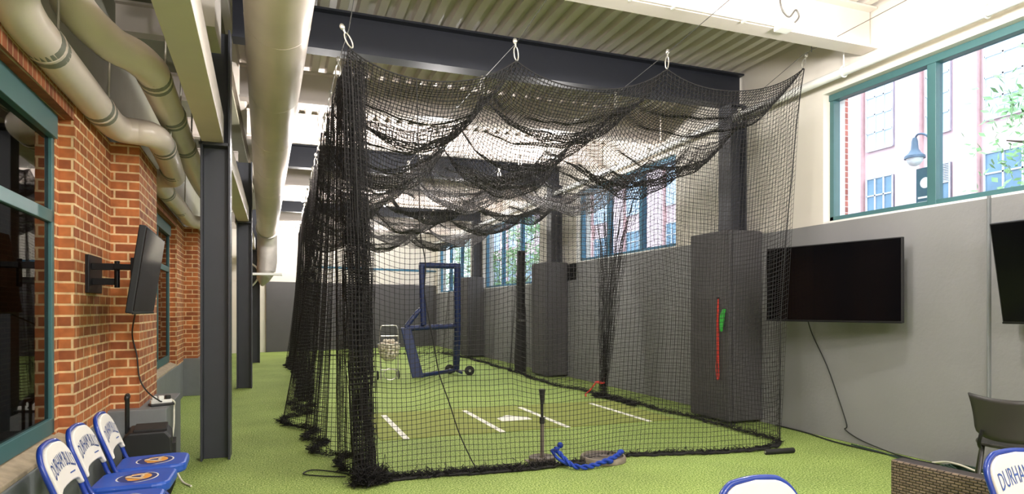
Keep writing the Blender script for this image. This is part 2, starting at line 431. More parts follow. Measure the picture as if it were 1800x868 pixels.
def wbeam(y, x0, x1, z0, z1, m, bf=.2, tf=.022):
    c = MB(); c.box(x0, x1, y - bf / 2, y + bf / 2, z0, z0 + tf); c.box(x0, x1, y - bf / 2, y + bf / 2, z1 - tf, z1); c.box(x0, x1, y - .008, y + .008, z0 + tf, z1 - tf)
    return struct(c.build('ceiling_beam', m))
for k, y in enumerate((1.0, 3.0, 5.05, 7.1, 9.05, 11.05, 13.1, 15.05, 17.05, 19.1, 21.1, 23.0)):
    dark = y in (1.0, 7.1, 13.1, 19.1)
    wbeam(y, -.46 if dark else -.5, 5.98, 4.28, 4.725, 'navy' if dark else 'creamsteel')
    wbeam(y, -1.6, -.75, 4.2, 4.5, 'creamsteel', .15)
c = MB(); c.box(-2, -.62, -3, 25.8, 4.5, 4.56); struct(c.build('ceiling_aisle', 'creamshade'))
# cream edge channels resting on the column caps
for (ya, yb, dx) in ((1.0, 6.86, 0), (7.1, 12.86, 0), (13.1, 18.9, -.06), (19.1, 23.2, -.2)):
    def CHN(x, y, z, k=(.025 if yb < 10 else .004)): return (x - k * (y - 6.9), y, z)
    c = MB(); c.box(-.725 + dx, -.525 + dx, ya, yb, 3.15, 3.17, CHN); c.box(-.725 + dx, -.705 + dx, ya, yb, 3.17, 3.42, CHN); c.box(-.545 + dx, -.525 + dx, ya, yb, 3.17, 3.42, CHN); c.box(-.725 + dx, -.525 + dx, ya, yb, 3.40, 3.42, CHN)
    struct(c.build('ceiling_channel_beam', 'creamsteel', bevel=.004))
c = MB(); c.box(-.74, -.52, 5.9, 6.5, 3.9, 4.5); struct(c.build('ceiling_panel', 'deck'))

# ------------------------------------------------------------------ pillar pads
for k, y in enumerate((7.08, 13.08, 19.2)):
    zt = 2.535 if k < 2 else 2.5
    t = thing('pillar_pad', ['grey vinyl pad wrapped round the pillar beside the wall television', 'grey vinyl pad round the pillar with the black pole standing beside it', 'grey vinyl pad round the far pillar behind the blue pitching screen'][k], 'wall pad', (5.72, y, 0), 0, None)
    b = MB(); b.box(-.27, -.2, -.41, .41, .03, zt); b.build('front_pad', 'pad', t, bevel=.025)
    for s in (-1, 1):
        b = MB(); b.box(-.199, .275, s * .41 - (.07 if s > 0 else 0), s * .41 + (.07 if s < 0 else 0), .03, zt); b.build('side_pad', 'pad', t, bevel=.025)

# ------------------------------------------------------------------ netting
def net_mesh(name, grids, r, m, parent):
    """grids: list of (n,m,3) arrays; every row and every column becomes one thin three-sided cord"""
    V = []; F = []; off = 0
    def lines(G):                      # G: (k, p, 3) polylines
        nonlocal off
        k, p, _ = G.shape
        T = np.empty_like(G); T[:, 1:-1] = G[:, 2:] - G[:, :-2]; T[:, 0] = G[:, 1] - G[:, 0]; T[:, -1] = G[:, -1] - G[:, -2]
        T /= np.maximum(np.linalg.norm(T, axis=2, keepdims=True), 1e-9)
        ref = np.where(np.abs(T[..., 2:3]) < .8, np.array([0, 0, 1.]), np.array([.8, .6, 0]))
        U = np.cross(T, ref); U /= np.maximum(np.linalg.norm(U, axis=2, keepdims=True), 1e-9); W = np.cross(T, U)
        rings = np.stack([G + r * (math.cos(a) * U + math.sin(a) * W) for a in (0, 2.0944, 4.18879)], axis=2)   # k,p,3,3
        V.append(rings.reshape(-1, 3))
        base = off + (np.arange(k)[:, None] * p + np.arange(p - 1)[None, :]) * 3
        for j in range(3):
            j2 = (j + 1) % 3
            F.append(np.stack([base + j, base + j2, base + 3 + j2, base + 3 + j], axis=-1).reshape(-1, 4))
        off += k * p * 3
    for G in grids:
        lines(G); lines(np.ascontiguousarray(np.swapaxes(G, 0, 1)))
    V = np.concatenate(V); F = np.concatenate(F)
    me = bpy.data.meshes.new(name); me.vertices.add(len(V)); me.vertices.foreach_set('co', V.astype(np.float32).ravel())
    me.loops.add(F.size); me.loops.foreach_set('vertex_index', F.astype(np.int32).ravel())
    me.polygons.add(len(F)); me.polygons.foreach_set('loop_start', np.arange(0, F.size, 4, dtype=np.int32))
    me.polygons.foreach_set('use_smooth', np.ones(len(F), dtype=bool))
    me.materials.append(M[m]); me.update(calc_edges=True)
    o = bpy.data.objects.new(name, me); COL.objects.link(o); o.parent = parent
    return o


def wob(n, step, amp, seed):
    """smooth 1-D noise"""
    g = np.random.default_rng(seed); k = max(2, int(n / step) + 2); c = g.uniform(-1, 1, k)
    x = np.linspace(0, k - 1.001, n); i = x.astype(int); f = x - i; f = f * f * (3 - 2 * f)
    return amp * (c[i] * (1 - f) + c[np.minimum(i + 1, k - 1)] * f)


def wob2(n, m, sn, sm, amp, seed):
    g = np.random.default_rng(seed); kn = max(2, int(n / sn) + 2); km = max(2, int(m / sm) + 2); c = g.uniform(-1, 1, (kn, km))
    x = np.linspace(0, kn - 1.001, n); y = np.linspace(0, km - 1.001, m)
    i = x.astype(int); j = y.astype(int); f = (x - i); f = f * f * (3 - 2 * f); h = (y - j); h = h * h * (3 - 2 * h)
    f = f[:, None]; h = h[None, :]; I = i[:, None]; J = j[None, :]
    return amp * ((c[I, J] * (1 - f) + c[I + 1, J] * f) * (1 - h) + (c[I, J + 1] * (1 - f) + c[I + 1, J + 1] * f) * h)


CX = [.55, 2.07, 3.72, 5.52]                 # the four cables
CZF = [3.72, 3.82, 3.96, 4.20]               # where the front edge is hooked up
def cable_z(X, Y):
    f = np.interp(X, CX, CZF); b_ = np.interp(X, CX, [3.84, 3.84, 3.86, 3.86])
    t = np.clip((Y - 5.5) / 1.1, 0, 1); return f * (1 - t) + b_ * t


YF, YB = 5.5, 20.6
CELL = .046
def roof_z(X, Y):
    X, Y = np.broadcast_arrays(X, Y); z = cable_z(X, Y).astype(float)
    for i in range(3):
        t = (X - CX[i]) / (CX[i + 1] - CX[i]); mk = (t >= 0) & (t <= 1)
        ph = 1.3 * i
        near = np.clip((Y - YF) / 1.0, 0, 1) * np.clip((11.5 - Y) / 2.0, 0, 1)
        sag = (.24 + np.clip((Y - YF) / 1.2, 0, 1) * (.18 + .17 * np.sin(2 * PI * (Y - YF) / 2.3 + ph) + .05 * np.sin(2 * PI * (Y - YF) / .9 + 2 * ph)) + .16 * near + .075 * near * np.sin(2 * PI * (Y - YF) / .46 + 3 * t + ph))
        z = np.where(mk, z - sag * 4 * t * (1 - t) * (1 + .25 * (1 - 4 * t * (1 - t))), z)
    hook = np.abs(np.sin(PI * (Y - YF) / 1.05))           # scallops along each cable between hooks
    d = np.min(np.abs(X[..., None] - np.array(CX)), axis=-1)
    z = z - .13 * hook * np.exp(-(d / .35) ** 2)
    return z


cage = thing('batting_cage_net', 'black batting cage netting hung from ceiling cables over the green turf', 'net', (0, 0, 0))
# floor line of the front
fx = np.array([.66, .80, 1.0, 1.28, 1.74, 2.3, 2.75, 3.2, 3.7, 4.15, 4.74, 5.05, 5.2]); fy = np.array([5.54, 5.5, 5.5, 5.5, 5.45, 5.42, 5.48, 5.60, 5.5, 5.38, 5.33, 5.40, 5.52])
nc = 106; nr = 80; nb = 9
s = np.linspace(0, 1, nc); v = np.linspace(0, 1, nr)
Xt = .56 + (5.53 - .56) * s; Zt = roof_z(Xt, np.full(nc, YF))
Xb = .66 + (5.2 - .66) * s; Yb = np.interp(Xb, fx, fy)
Zv = Zt[:, None] * (1 - v)[None, :] + .03 * v[None, :]
ease = 1 - (1 - v) ** 2.0
Xg = Xt[:, None] + (Xb - Xt)[:, None] * ease[None, :]
Yg = YF + (Yb - YF)[:, None] * v[None, :] ** 2 + np.zeros_like(Xg)
Yg = Yg + wob2(nc, nr, 9, 40, .075, 3) * np.sin(PI * v)[None, :] + (.10 * np.sin(PI * v) * v)[None, :] * np.sin(7 * s)[:, None]
Zv = Zv + wob2(nc, nr, 10, 26, .06, 5) * np.sin(PI * v)[None, :] + wob(nc, 22, .05, 8)[:, None] * (np.sin(PI * v) * v)[None, :]
Xg = Xg + wob2(nc, nr, 14, 20, .012, 6) * np.sin(PI * v)[None, :]
front = np.stack([Xg, Yg, Zv], -1)
def crumple(base, n, amp, seed, zamp=.05):
    """extra rows of cord lying in a heap along a floor line; base (k,3)"""
    g = np.random.default_rng(seed); k = len(base); out = []
    for j in range(n):
        p = base.copy(); p[:, 0] += g.normal(0, amp, k); p[:, 1] += g.normal(0, amp, k); p[:, 2] = np.abs(g.normal(0, zamp, k)) + .012; out.append(p)
    return np.stack(out, 1)
net_mesh('front_netting', [front], .0024, 'net', cage)
def knots(name, G, r, parent):
    P = G[1:-1, 1:-1].reshape(-1, 3); o6 = np.array([[1, 0, 0], [-1, 0, 0], [0, 1, 0], [0, -1, 0], [0, 0, 1.2], [0, 0, -1.2]]) * r
    V = (P[:, None, :] + o6[None]).reshape(-1, 3); f8 = np.array([[0, 2, 4], [2, 1, 4], [1, 3, 4], [3, 0, 4], [2, 0, 5], [1, 2, 5], [3, 1, 5], [0, 3, 5]])
    Fc = (f8[None] + 6 * np.arange(len(P))[:, None, None]).reshape(-1, 3)
    me = bpy.data.meshes.new(name); me.vertices.add(len(V)); me.vertices.foreach_set('co', V.astype(np.float32).ravel()); me.loops.add(Fc.size); me.loops.foreach_set('vertex_index', Fc.astype(np.int32).ravel())
    me.polygons.add(len(Fc)); me.polygons.foreach_set('loop_start', np.arange(0, Fc.size, 3, dtype=np.int32)); me.materials.append(M['net']); me.update(calc_edges=True)
    o = bpy.data.objects.new(name, me); COL.objects.link(o); o.parent = parent; o['kind'] = 'stuff'
knots('netting_knots', front, .0052, cage)
base = np.stack([Xb, Yb + .02, np.zeros(nc)], -1)
def dense(base, k): 
    i = np.linspace(0, len(base) - 1, k); j = np.minimum(i.astype(int), len(base) - 2); f = (i - j)[:, None]; return base[j] * (1 - f) + base[j + 1] * f
net_mesh('front_hem', [crumple(dense(base[:42], 160), 10, .030, 21, .032), crumple(dense(base[40:], 220), 7, .022, 22, .022)], .0022, 'net', cage)

# left side: deep pleats
def side(topX, botpath, pleat, nfull, seed, amp, yf=YF, yb=YB, pl_bot=1.0, ex=1.6):
    n = int((yb - yf) / CELL * nfull); u = np.linspace(0, 1, n); Y0 = yf + (yb - yf) * u
    ph = np.cumsum(1 + wob(n, n / 26, .55, seed)); ph = ph / ph[-1] * (yb - yf) / pleat * 2 * PI
    fold = np.sin(ph) * amp * (1 + wob(n, n / 18, .5, seed + 1)); fy_ = np.cos(ph * 1.0) * amp * .6
    Zt = roof_z(np.full(n, topX), Y0) ; vv_ = np.linspace(0, 1, nr)
    bx = np.interp(Y0, botpath[:, 1], botpath[:, 0])
    A = (.25 + .75 * vv_ ** .7) * (1 + (pl_bot - 1) * vv_)
    X = topX + (bx - topX)[:, None] * (vv_ ** ex)[None, :] + fold[:, None] * A[None, :]
    Y = Y0[:, None] + fy_[:, None] * A[None, :]
    Z = Zt[:, None] * (1 - vv_)[None, :] + .02 * vv_[None, :] + wob2(n, nr, 16, 20, .03, seed + 2) * np.sin(PI * vv_)[None, :]
    return np.stack([X, Y, Z], -1), np.stack([bx + fold * pl_bot, Y0 + fy_ * pl_bot, np.zeros(n)], -1)
lp = np.array([[.70, 5.4], [.66, 5.9], [.60, 6.3], [.42, 6.8], [.36, 7.6], [.30, 8.3], [.10, 8.9], [.12, 9.15], [.36, 9.6], [.30, 10.4], [.40, 11.2], [.42, 13], [.42, 15.6], [.22, 17.2], [.3, 18.2], [.3, 21]])
G, hb = side(.54, lp, .78, 1.45, 31, .10, pl_bot=1.1)
net_mesh('side_netting', [G], .0027, 'net', cage)
net_mesh('side_hem', [crumple(dense(hb, 620), 9, .035, 33, .035)], .0024, 'net', cage)
rp = np.array([[5.2, 5.5], [5.28, 6.2], [5.33, 6.6], [5.25, 7.2], [5.26, 7.7], [5.22, 9.5], [5.0, 11.5], [5.2, 14], [5.3, 18.3], [5.1, 20.6]])
G, hb = side(5.50, rp, 1.5, 1.05, 41, .035, ex=.9)
net_mesh('side_netting', [G], .0022, 'net', cage)
net_mesh('side_hem', [crumple(dense(hb, 460), 8, .028, 43, .028)], .0024, 'net', cage)
# roof
nx = 146; ny = int((YB - YF) / CELL * 1.3); X1 = np.linspace(.55, 5.52, nx); Y1 = np.linspace(YF, YB, ny)
Xr, Yr = np.meshgrid(X1, Y1, indexing='ij'); Zr = roof_z(Xr, Yr)
inn = np.clip((Yr - YF) / .6, 0, 1)
Zr = Zr + wob2(nx, ny, 9, 11, .045, 51) * inn + wob2(nx, ny, 4, 5, .018, 52) * inn
net_mesh('roof_netting', [np.stack([Xr + wob2(nx, ny, 8, 8, .015, 53) * inn, Yr + wob2(nx, ny, 8, 8, .03, 54) * inn, Zr], -1)], .0042, 'net', cage)
# far end
nb_ = 108; sb = np.linspace(0, 1, nb_); vb = np.linspace(0, 1, nr)
Xe = .5 + 5.0 * sb; Ze = roof_z(Xe, np.full(nb_, YB))
Eg = np.stack([np.repeat(Xe[:, None], nr, 1), YB + wob2(nb_, nr, 8, 40, .05, 61), Ze[:, None] * (1 - vb) + .02 * vb], -1)
net_mesh('end_netting', [Eg], .002, 'net', cage)
net_mesh('end_hem', [crumple(dense(np.stack([Xe, np.full(nb_, YB), np.zeros(nb_)], -1), 150), 7, .03, 62, .03)], .003, 'net', cage)
# bunched corner at the front left: a sheet folded like a curtain
nq = 96; q = np.linspace(0, 1, nq); vq = np.linspace(0, 1, nr)
ft = np.where((q * 12).astype(int) % 2 == 0, (q * 12) % 1, 1 - (q * 12) % 1) - .5
cz = 3.70 - .25 * q
wid = .16 + .10 * vq + .05 * np.sin(3 * vq + 1)
Xc = .60 + (.71 - .60) * vq[None, :] + ft[:, None] * wid[None, :] + wob2(nq, nr, 5, 14, .02, 71)
Yc = 5.62 + .35 * (q - .3)[:, None] + ft[:, None] * .1 + wob2(nq, nr, 5, 12, .03, 72)
Zc = cz[:, None] * (1 - vq)[None, :] + .03 * vq[None, :]
net_mesh('gathered_corner', [np.stack([Xc, Yc, Zc], -1)], .0030, 'net', cage)
cb = np.array([[.62, 5.45, 0], [.72, 5.40, 0], [.86, 5.52, 0]]); net_mesh('corner_hem', [crumple(dense(cb, 50), 16, .05, 73, .07)], .0026, 'net', cage)
# border rope round the front opening, seams
e = MB(); e.tube([tuple(p) for p in front[:, 0]], .006, 6); e.tube([tuple(p) for p in front[-1, :]], .006, 6); e.tube([tuple(p) for p in front[0, :]], .006, 6)
e.build('border_rope', 'rope', cage, smooth=True)
e = MB(); ft_ = dense(np.stack([Xb, Yb - .01, np.full(nc, .018)], -1), 120); ft_ = ft_ + np.random.default_rng(5).normal(0, .006, ft_.shape); ft_[:, 2] = np.abs(ft_[:, 2])
e.tube([tuple(p) for p in ft_], .014, 6); e.build('hem_rope', 'rope', cage, smooth=True)
for k, (col, sh) in enumerate(((15, .10),)):
    i = 12; pts = []
    for j in range(nr):
        p = front[i + int(round(4.2 * (j / nr) ** 4 * 3)), j]; pts.append((p[0], p[1] - .01, p[2]))
    e = MB(); e.tube(smoothpath(pts[::6] + [pts[-1]], 5), .0055, 6); e.build('seam_cord', 'rope', cage, smooth=True)
for cx in CX:
    yy = np.linspace(YF, YB, 200); e = MB(); e.tube([(cx, y, float(z) + .01) for y, z in zip(yy, roof_z(np.full(200, cx), yy))], .006, 5); e.build('ridge_rope', 'rope', cage, smooth=True)

# gathered divider net standing at the right side
def fan(cx, cy, seed, zt=3.55):
    n, m = 44, 78; u = np.linspace(-1, 1, n); vv_ = np.linspace(0, 1, m); z = zt * (1 - vv_) + .05 * vv_
    wd = np.interp(z, [0, .25, 1.0, 2.0, 2.6, 3.2, 3.6], [.12, .05, .17, .34, .48, .85, 1.35]); drift = np.interp(z, [0, 3.6], [0, -.15])
    X = cx + np.sin(u * 17)[:, None] * np.interp(z, [0, 1, 3.6], [.05, .06, .03])[None, :] + wob2(n, m, 5, 16, .015, seed) - .0 * z
    X = X + np.interp(z, [0, 3.6], [0, .14])[None, :]
    Y = cy + u[:, None] * wd[None, :] + drift[None, :]
    return np.stack([X, Y, np.repeat(z[None, :], n, 0)], -1)
dv = thing('gathered_divider_net', 'black divider net gathered into a hanging bundle along the cage right side', 'net', (0, 0, 0))
net_mesh('bundle_netting', [fan(5.18, 9.55, 81)], .0036, 'net', dv)
net_mesh('bundle_hem', [crumple(dense(np.array([[5.0, 9.5, 0], [5.12, 9.35, 0], [5.15, 9.0, 0], [5.1, 8.4, 0]]), 70), 12, .04, 82, .035)], .0028, 'net', dv)
e = MB(); e.tube([(5.12 + .07 * math.cos(a), 9.55 + .09 * math.sin(a), .25) for a in np.linspace(0, 2 * PI, 17)[:-1]], .014, 6, closed=True); e.tube(smoothpath([(5.05, 9.56, .25), (4.96, 9.6, .12), (4.9, 9.66, .04), (4.86, 9.55, .03)], 5), .012, 6)
e.build('tie_strap', 'red', dv, smooth=True)

# ------------------------------------------------------------------ cables and snap hooks
for k, cx in enumerate(CX):
    cz = [float(cable_z(np.array(cx), np.array(y))) + .16 for y in (5.5, 6.7, 20.6)]
    top = {0: (.55, 1.2, 4.72), 1: (2.07, 1.2, 4.45), 2: (3.72, 1.2, 4.6), 3: (5.52, 1.2, 4.5)}[k]
    pts = [top, (cx, 5.5, cz[0]), (cx, 6.7, cz[1]), (cx, 20.6, cz[2]), (cx, 23.4, cz[2] + .05)]
    e = MB(); e.tube(pts, .0035, 6)
    o = e.build('support_cable', 'wire'); tag(o, ['steel cable carrying the net edge next to the big duct', 'steel cable carrying the net roof, second from the duct', 'steel cable carrying the net roof, third from the duct', 'steel cable carrying the net edge next to the window wall'][k], 'cable')


def snap_hook(loc, rz, label, group, tilt=0):
    t = thing('snap_hook', label, 'hook', loc, rz, group); t.rotation_euler = (tilt, 0, rz)
    e = MB(); pts = [(.018 * math.cos(a), 0, .045 * math.sin(a) + (.006 if math.sin(a) > 0 else 0)) for a in np.linspace(0, 2 * PI, 15)[:-1]]
    e.tube(pts, .0048, 6, closed=True); e.build('loop', 'zinc', t, smooth=True)
    e = MB(); e.cyl((0, 0, .05), (0, 0, .075), .007, n=8); e.sphere((0, 0, .088), .018, 8, 6, (1, .7, 1.2)); e.build('cable_clamp', 'zinc', t, smooth=True)
    return t
FL = ['snap hook holding the front net corner nearest the big duct', 'snap hook holding the front net edge at second cable from the duct', 'snap hook holding the front net edge at third cable from the duct', 'snap hook holding the front net corner next to the window wall']
h0 = None
for k, cx in enumerate(CX):
    z = CZF[k] + .06
    t = snap_hook((cx, 5.5, z), .25, FL[k], None, -.25 if k == 0 else 0)
    t.rotation_euler = (0, [-.5, -.1, .1, .5][k], .25); t.scale = (1.35,) * 3
    h0 = t
for k, cx in enumerate(CX):
    for j in range(1, 12):
        y = YF + 1.05 * j; c = copy_tree(h0); c.rotation_euler = (0, 0, random.uniform(-.8, .8)); c.location = (cx, y, float(cable_z(np.array(cx), np.array(y))) + .06)
        c['label'] = ['small zinc hook tying net edge to the cable next to the duct', 'small zinc hook tying net roof to the second cable from the duct', 'small zinc hook tying net roof to the third cable from the duct', 'small zinc hook tying net edge to the cable along the window wall'][k]
        c['group'] = ['net hooks along the duct cable', 'net hooks along the second cable', 'net hooks along the third cable', 'net hooks along the window wall cable'][k]
# short drop wires from the beams
for k, (x, y, z0, z1) in enumerate(((5.56, 5.42, 4.36, 4.72), (.5, 9.05, 4.0, 4.28), (.5, 15.05, 3.98, 4.28))):
    e = MB(); e.tube(smoothpath([(x, y, z0), (x - .01, y, (z0 + z1) / 2), (x + .02, y, z1)], 5), .005, 6)
    tag(e.build('drop_wire', 'wire'), ['grey drop wire above the front net corner by the window wall', 'thin drop wire from the first cream beam behind the dark beam, by the duct', 'thin drop wire from a far cream beam beside the duct'][k], 'wire')

# ------------------------------------------------------------------ lamps (twin heads under the beams)
def lamp(x, y, label, group, k=1):
    z = 4.24; t = thing('twin_lamp', label, 'lamp', (x, y, z), 0, group)
    e = MB(); e.box(-.09, .09, -.035, .035, .04, .09); e.cyl((0, 0, .09), (0, 0, .49), .012, n=8); e.build('mount', 'white', t, bevel=.006)
    for s_ in (-1, 1):
        e = MB(); e.lathe([(.02, .045), (.03, .03), (.055, -.02), (.06, -.045), (.052, -.045), (.03, .0)], (s_ * .085, 0, 0), 16); h = e.build('lamp_head', 'white', t, smooth=True)
        e = MB(); e.sphere((s_ * .085, 0, -.03), .05, 12, 8); e.build('bulb', 'bulb', h, smooth=True)
    ld = bpy.data.lights.new('lamp_light', 'POINT'); ld.energy = LAMP_W * k; ld.color = (1, .955, .935); ld.shadow_soft_size = .12
    lo = bpy.data.objects.new('lamp_light', ld); COL.objects.link(lo); lo.location = (0, 0, -.32); lo.parent = t
LR = {3.8: 'in front of the net', 10.25: 'in the nearest row above the net', 16.45: 'in the middle row above the net', 22.2: 'in the row by the back wall'}
LC = {.62: 'beside the duct', 2.48: 'on the cage centre line', 4.52: 'on the window side'}
for y, rl in LR.items():
    for x, cl in LC.items():
        lamp(x, y, 'white twin spot lamp %s, %s' % (rl, cl), 'twin spot lamps under the ceiling', .8 if y < 5 else (1.18 if y < 20 else .8))
for x in (.62, 2.48, 4.52): lamp(x, -1.9, 'white twin spot lamp behind the camera, on the ceiling', 'twin spot lamps behind the camera', 1.7)

# ------------------------------------------------------------------ duct
def at(px, py, t):
    r = (px - 900) / FPX; C_, S_ = math.cos(YAW), math.sin(YAW)
    return Vector(((r * C_ + S_) * t, (C_ - r * S_) * t, H + (543 - py) / FPX * t))
p1 = at(490, 0, 4.69); p2 = at(470, 400, 16.3); p0 = p1 - (p2 - p1) * .45
t = thing('air_duct', 'large cream round air duct running under the beams and dropping at far end', 'duct')
e = MB(); e.tube([p0.lerp(p2, i / 40) for i in range(41)], .25, 32); du = e.build('duct_run', 'duct', t, smooth=True)
for k in range(11):
    c_ = p0.lerp(p2, (k + .6) / 11); d_ = (p2 - p0).normalized(); e = MB(); e.tube([c_ - d_ * .006, c_ + d_ * .006], .2515, 32); e.build('joint_band', 'duct', du, smooth=True)
dn = (p2 - p1).normalized()
el = smoothpath([p2, p2 + dn * .35 + Vector((0, 0, -.05)), p2 + dn * .62 + Vector((0, 0, -.32)), p2 + dn * .68 + Vector((0, 0, -.62))], 6)
e = MB(); e.tube(el, .255, 28); e.build('elbow', 'ductmetal', t, smooth=True)
for q in range(3):
    c_ = p2 + dn * (.02 + .07 * q); e = MB(); e.tube([c_, c_ + dn * .03], .285, 28); e.build('collar', 'ductmetal', t, smooth=True)
q0 = el[-1]
e = MB(); e.tube([q0, q0 + Vector((0, 0, -.2)), q0 + Vector((-.03, 0, -.45))], [.255, .25, .24], 24); e.tube([q0 + Vector((-.03, 0, -.45)), q0 + Vector((-.1, -.02, -.68)), q0 + Vector((-.13, -.02, -.86))], [.24, .17, .03], 24); e.build('drop_cone', 'ductmetal', t, smooth=True)
e = MB(); s_ = q0 + Vector((0, 0, -.56)); e.box(s_.x - .7, s_.x + .38, s_.y - .46, s_.y - .27, s_.z - .03, s_.z + .03); tag(e.build('bracket_shelf', 'white', bevel=.006), 'white steel shelf bracket under the duct drop at the far end', 'bracket')
t = thing('sprinkler_riser', 'red pipe riser with white looped hose on the farthest column', 'pipe', (-.80, 18.42, 0))
e = MB(); e.tube([(0, 0, 2.1), (0, 0, 3.4)], .035, 10); e.build('red_pipe', 'redpipe', t, smooth=True)
e = MB(); e.tube(smoothpath([(.05, -.03, 2.75), (.22, -.03, 2.6), (.24, -.03, 2.35), (.12, -.03, 2.15), (.02, -.03, 2.1)], 6), .022, 8); e.build('white_hose', 'white', t, smooth=True)
e = MB(); e.box(-.06, .06, -.09, .03, 2.2, 2.36); e.build('valve_box', 'zinc', t, bevel=.01)

# ------------------------------------------------------------------ insulated pipes on the left
def ipipe(label, pts, r, clamps, k=8):
    t = thing('insulated_pipe', label, 'pipe'); sp = smoothpath(pts, k)
    e = MB(); e.tube(sp, r, 24); e.build('pipe_run', 'pipe', t, smooth=True)
    for (c_, d_) in clamps:
        c_ = Vector(c_); d_ = Vector(d_).normalized()
        for q in (-.055, .055):
            e = MB(); e.tube([c_ + d_ * (q - .035), c_ + d_ * (q + .035)], r + .002, 24); e.build('tape_band', 'band', t, smooth=True)
        e = MB(); e.tube([c_ - d_ * .012, c_ + d_ * .012], r + .005, 24); cl = e.build('clamp_ring', 'pipe', t, smooth=True)
        e = MB(); e.cyl(c_ + Vector((r * .6, 0, r * .8)), c_ + Vector((r * .7, 0, .62)), .008, n=8); e.build('hanger_rod', 'zinc', cl, smooth=True)
z = 2.97
P1 = [(-.45, 3.2, 3.36), (-.75, 3.28, 3.26), (-1.0, 3.42, 3.12), (-1.17, 3.58, 3.03), (-1.215, 3.8, z), (-1.228, 4.3, z), (-1.24, 4.9, z), (-1.25, 5.5, z), (-1.25, 5.78, z), (-1.215, 5.93, z), (-1.12, 5.98, z), (-1.05, 6.0, z), (-1.0, 6.10, z), (-.99, 6.3, z), (-1.03, 7.0, z), (-1.09, 7.75, z), (-1.12, 7.92, z), (-1.2, 7.98, z), (-1.28, 8.02, z), (-1.325, 8.2, z), (-1.34, 8.6, z), (-1.37, 10.5, z), (-1.40, 11.6, z), (-1.3, 11.9, z), (-1.2, 12.1, z), (-1.25, 14.0, z)]
ipipe('cream insulated pipe hugging the brick wall and jogging round the pier', P1, .106, [((-1.226, 4.17, z), (-.03, 1, 0)), ((-1.248, 5.38, z), (-.03, 1, 0)), ((-.992, 6.42, z), (-.05, 1, 0)), ((-1.075, 7.5, z), (-.06, 1, 0)), ((-1.345, 8.9, z), (-.02, 1, 0)), ((-1.37, 10.3, z), (-.02, 1, 0))], 6)
z = 3.22
P2 = [(-1.22, 4.38, 3.75), (-1.21, 4.42, 3.5), (-1.17, 4.52, 3.34), (-1.05, 4.78, z + .03), (-.94, 4.96, z + .02), (-.875, 5.15, z), (-.88, 5.45, z), (-.95, 7.5, z), (-1.02, 9.6, z), (-1.1, 12, z + .1), (-1.2, 15, z + .1)]
ipipe('glossy cream insulated pipe beside the square cream beam, bent at its near end', P2, .115, [((-.874, 5.30, z), (-.03, 1, 0)), ((-.902, 6.3, z), (-.03, 1, 0)), ((-.945, 7.4, z), (-.03, 1, 0)), ((-1.0, 9.0, z), (-.03, 1, 0))])

# ------------------------------------------------------------------ sprinkler pipe and conduit on the right
t = thing('sprinkler_pipe', 'white sprinkler pipe hung along the cream wall above the windows', 'pipe')
e = MB(); e.tube([(5.84, 0, 4.12), (5.84, 25, 4.12)], .048, 16); e.build('pipe_run', 'white', t, smooth=True)
for y in (1.8, 3.75, 5.25, 8.2, 11, 14, 17, 20):
    e = MB(); e.tube([(5.84 + .055 * math.cos(a), y, 4.12 + .06 * math.sin(a)) for a in np.linspace(0, 2 * PI, 15)[:-1]], .008, 6, closed=True); h = e.build('hanger_ring', 'white', t, smooth=True)
    e = MB(); e.cyl((5.84, y, 4.18), (5.84, y, 4.35), .007, n=8); e.build('hanger_rod', 'white', h, smooth=True)
t = thing('conduit', 'white electrical conduit with two boxes along the near cream beam', 'conduit')
e = MB(); e.tube([(2.55, 4.91, 4.30), (4.62, 4.91, 4.30)], .022, 10); e.build('conduit_run', 'white', t, smooth=True)
for x in (2.52, 4.66): e = MB(); e.box(x - .08, x + .08, 4.83, 4.945, 4.24, 4.31); e.build('junction_box', 'white', t, bevel=.006)
for x in (2.95, 3.4, 4.2): e = MB(); e.box(x - .012, x + .012, 4.88, 4.95, 4.265, 4.335); e.build('strap', 'white', t, bevel=.003)
e = MB(); e.tube(smoothpath([(4.6, 4.88, 4.70), (4.58, 4.86, 4.55), (4.6, 4.85, 4.42), (4.68, 4.84, 4.36), (4.76, 4.84, 4.44), (4.8, 4.84, 4.38), (4.74, 4.84, 4.31), (4.68, 4.85, 4.30)], 6), .009, 8); e.build('flexible_lead', 'wire', t, smooth=True)

# ------------------------------------------------------------------ televisions
def tv(label, loc, w_, h_, rot):
    t = thing('television', label, 'television', loc); t.rotation_euler = rot
    # local: screen faces -Y, x right, z up
    e = MB(); e.box(-w_ / 2, w_ / 2, 0, .045, -h_ / 2, h_ / 2); e.build('casing', 'black', t, bevel=.006)
    e = MB(); e.box(-w_ / 2 + .012, w_ / 2 - .012, -.004, 0, -h_ / 2 + .02, h_ / 2 - .012); e.build('screen', 'screen', t)
    e = MB(); e.box(-w_ / 2, w_ / 2, -.006, .004, -h_ / 2 - .004, -h_ / 2 + .012); e.build('bottom_trim', 'blackmetal', t, bevel=.002)
    return t
def bracket(t, pts_plate, arms, name='wall_mount'):
    e = MB(); e.box(*pts_plate); m_ = e.build(name, 'blackmetal', t, bevel=.004)
    return m_
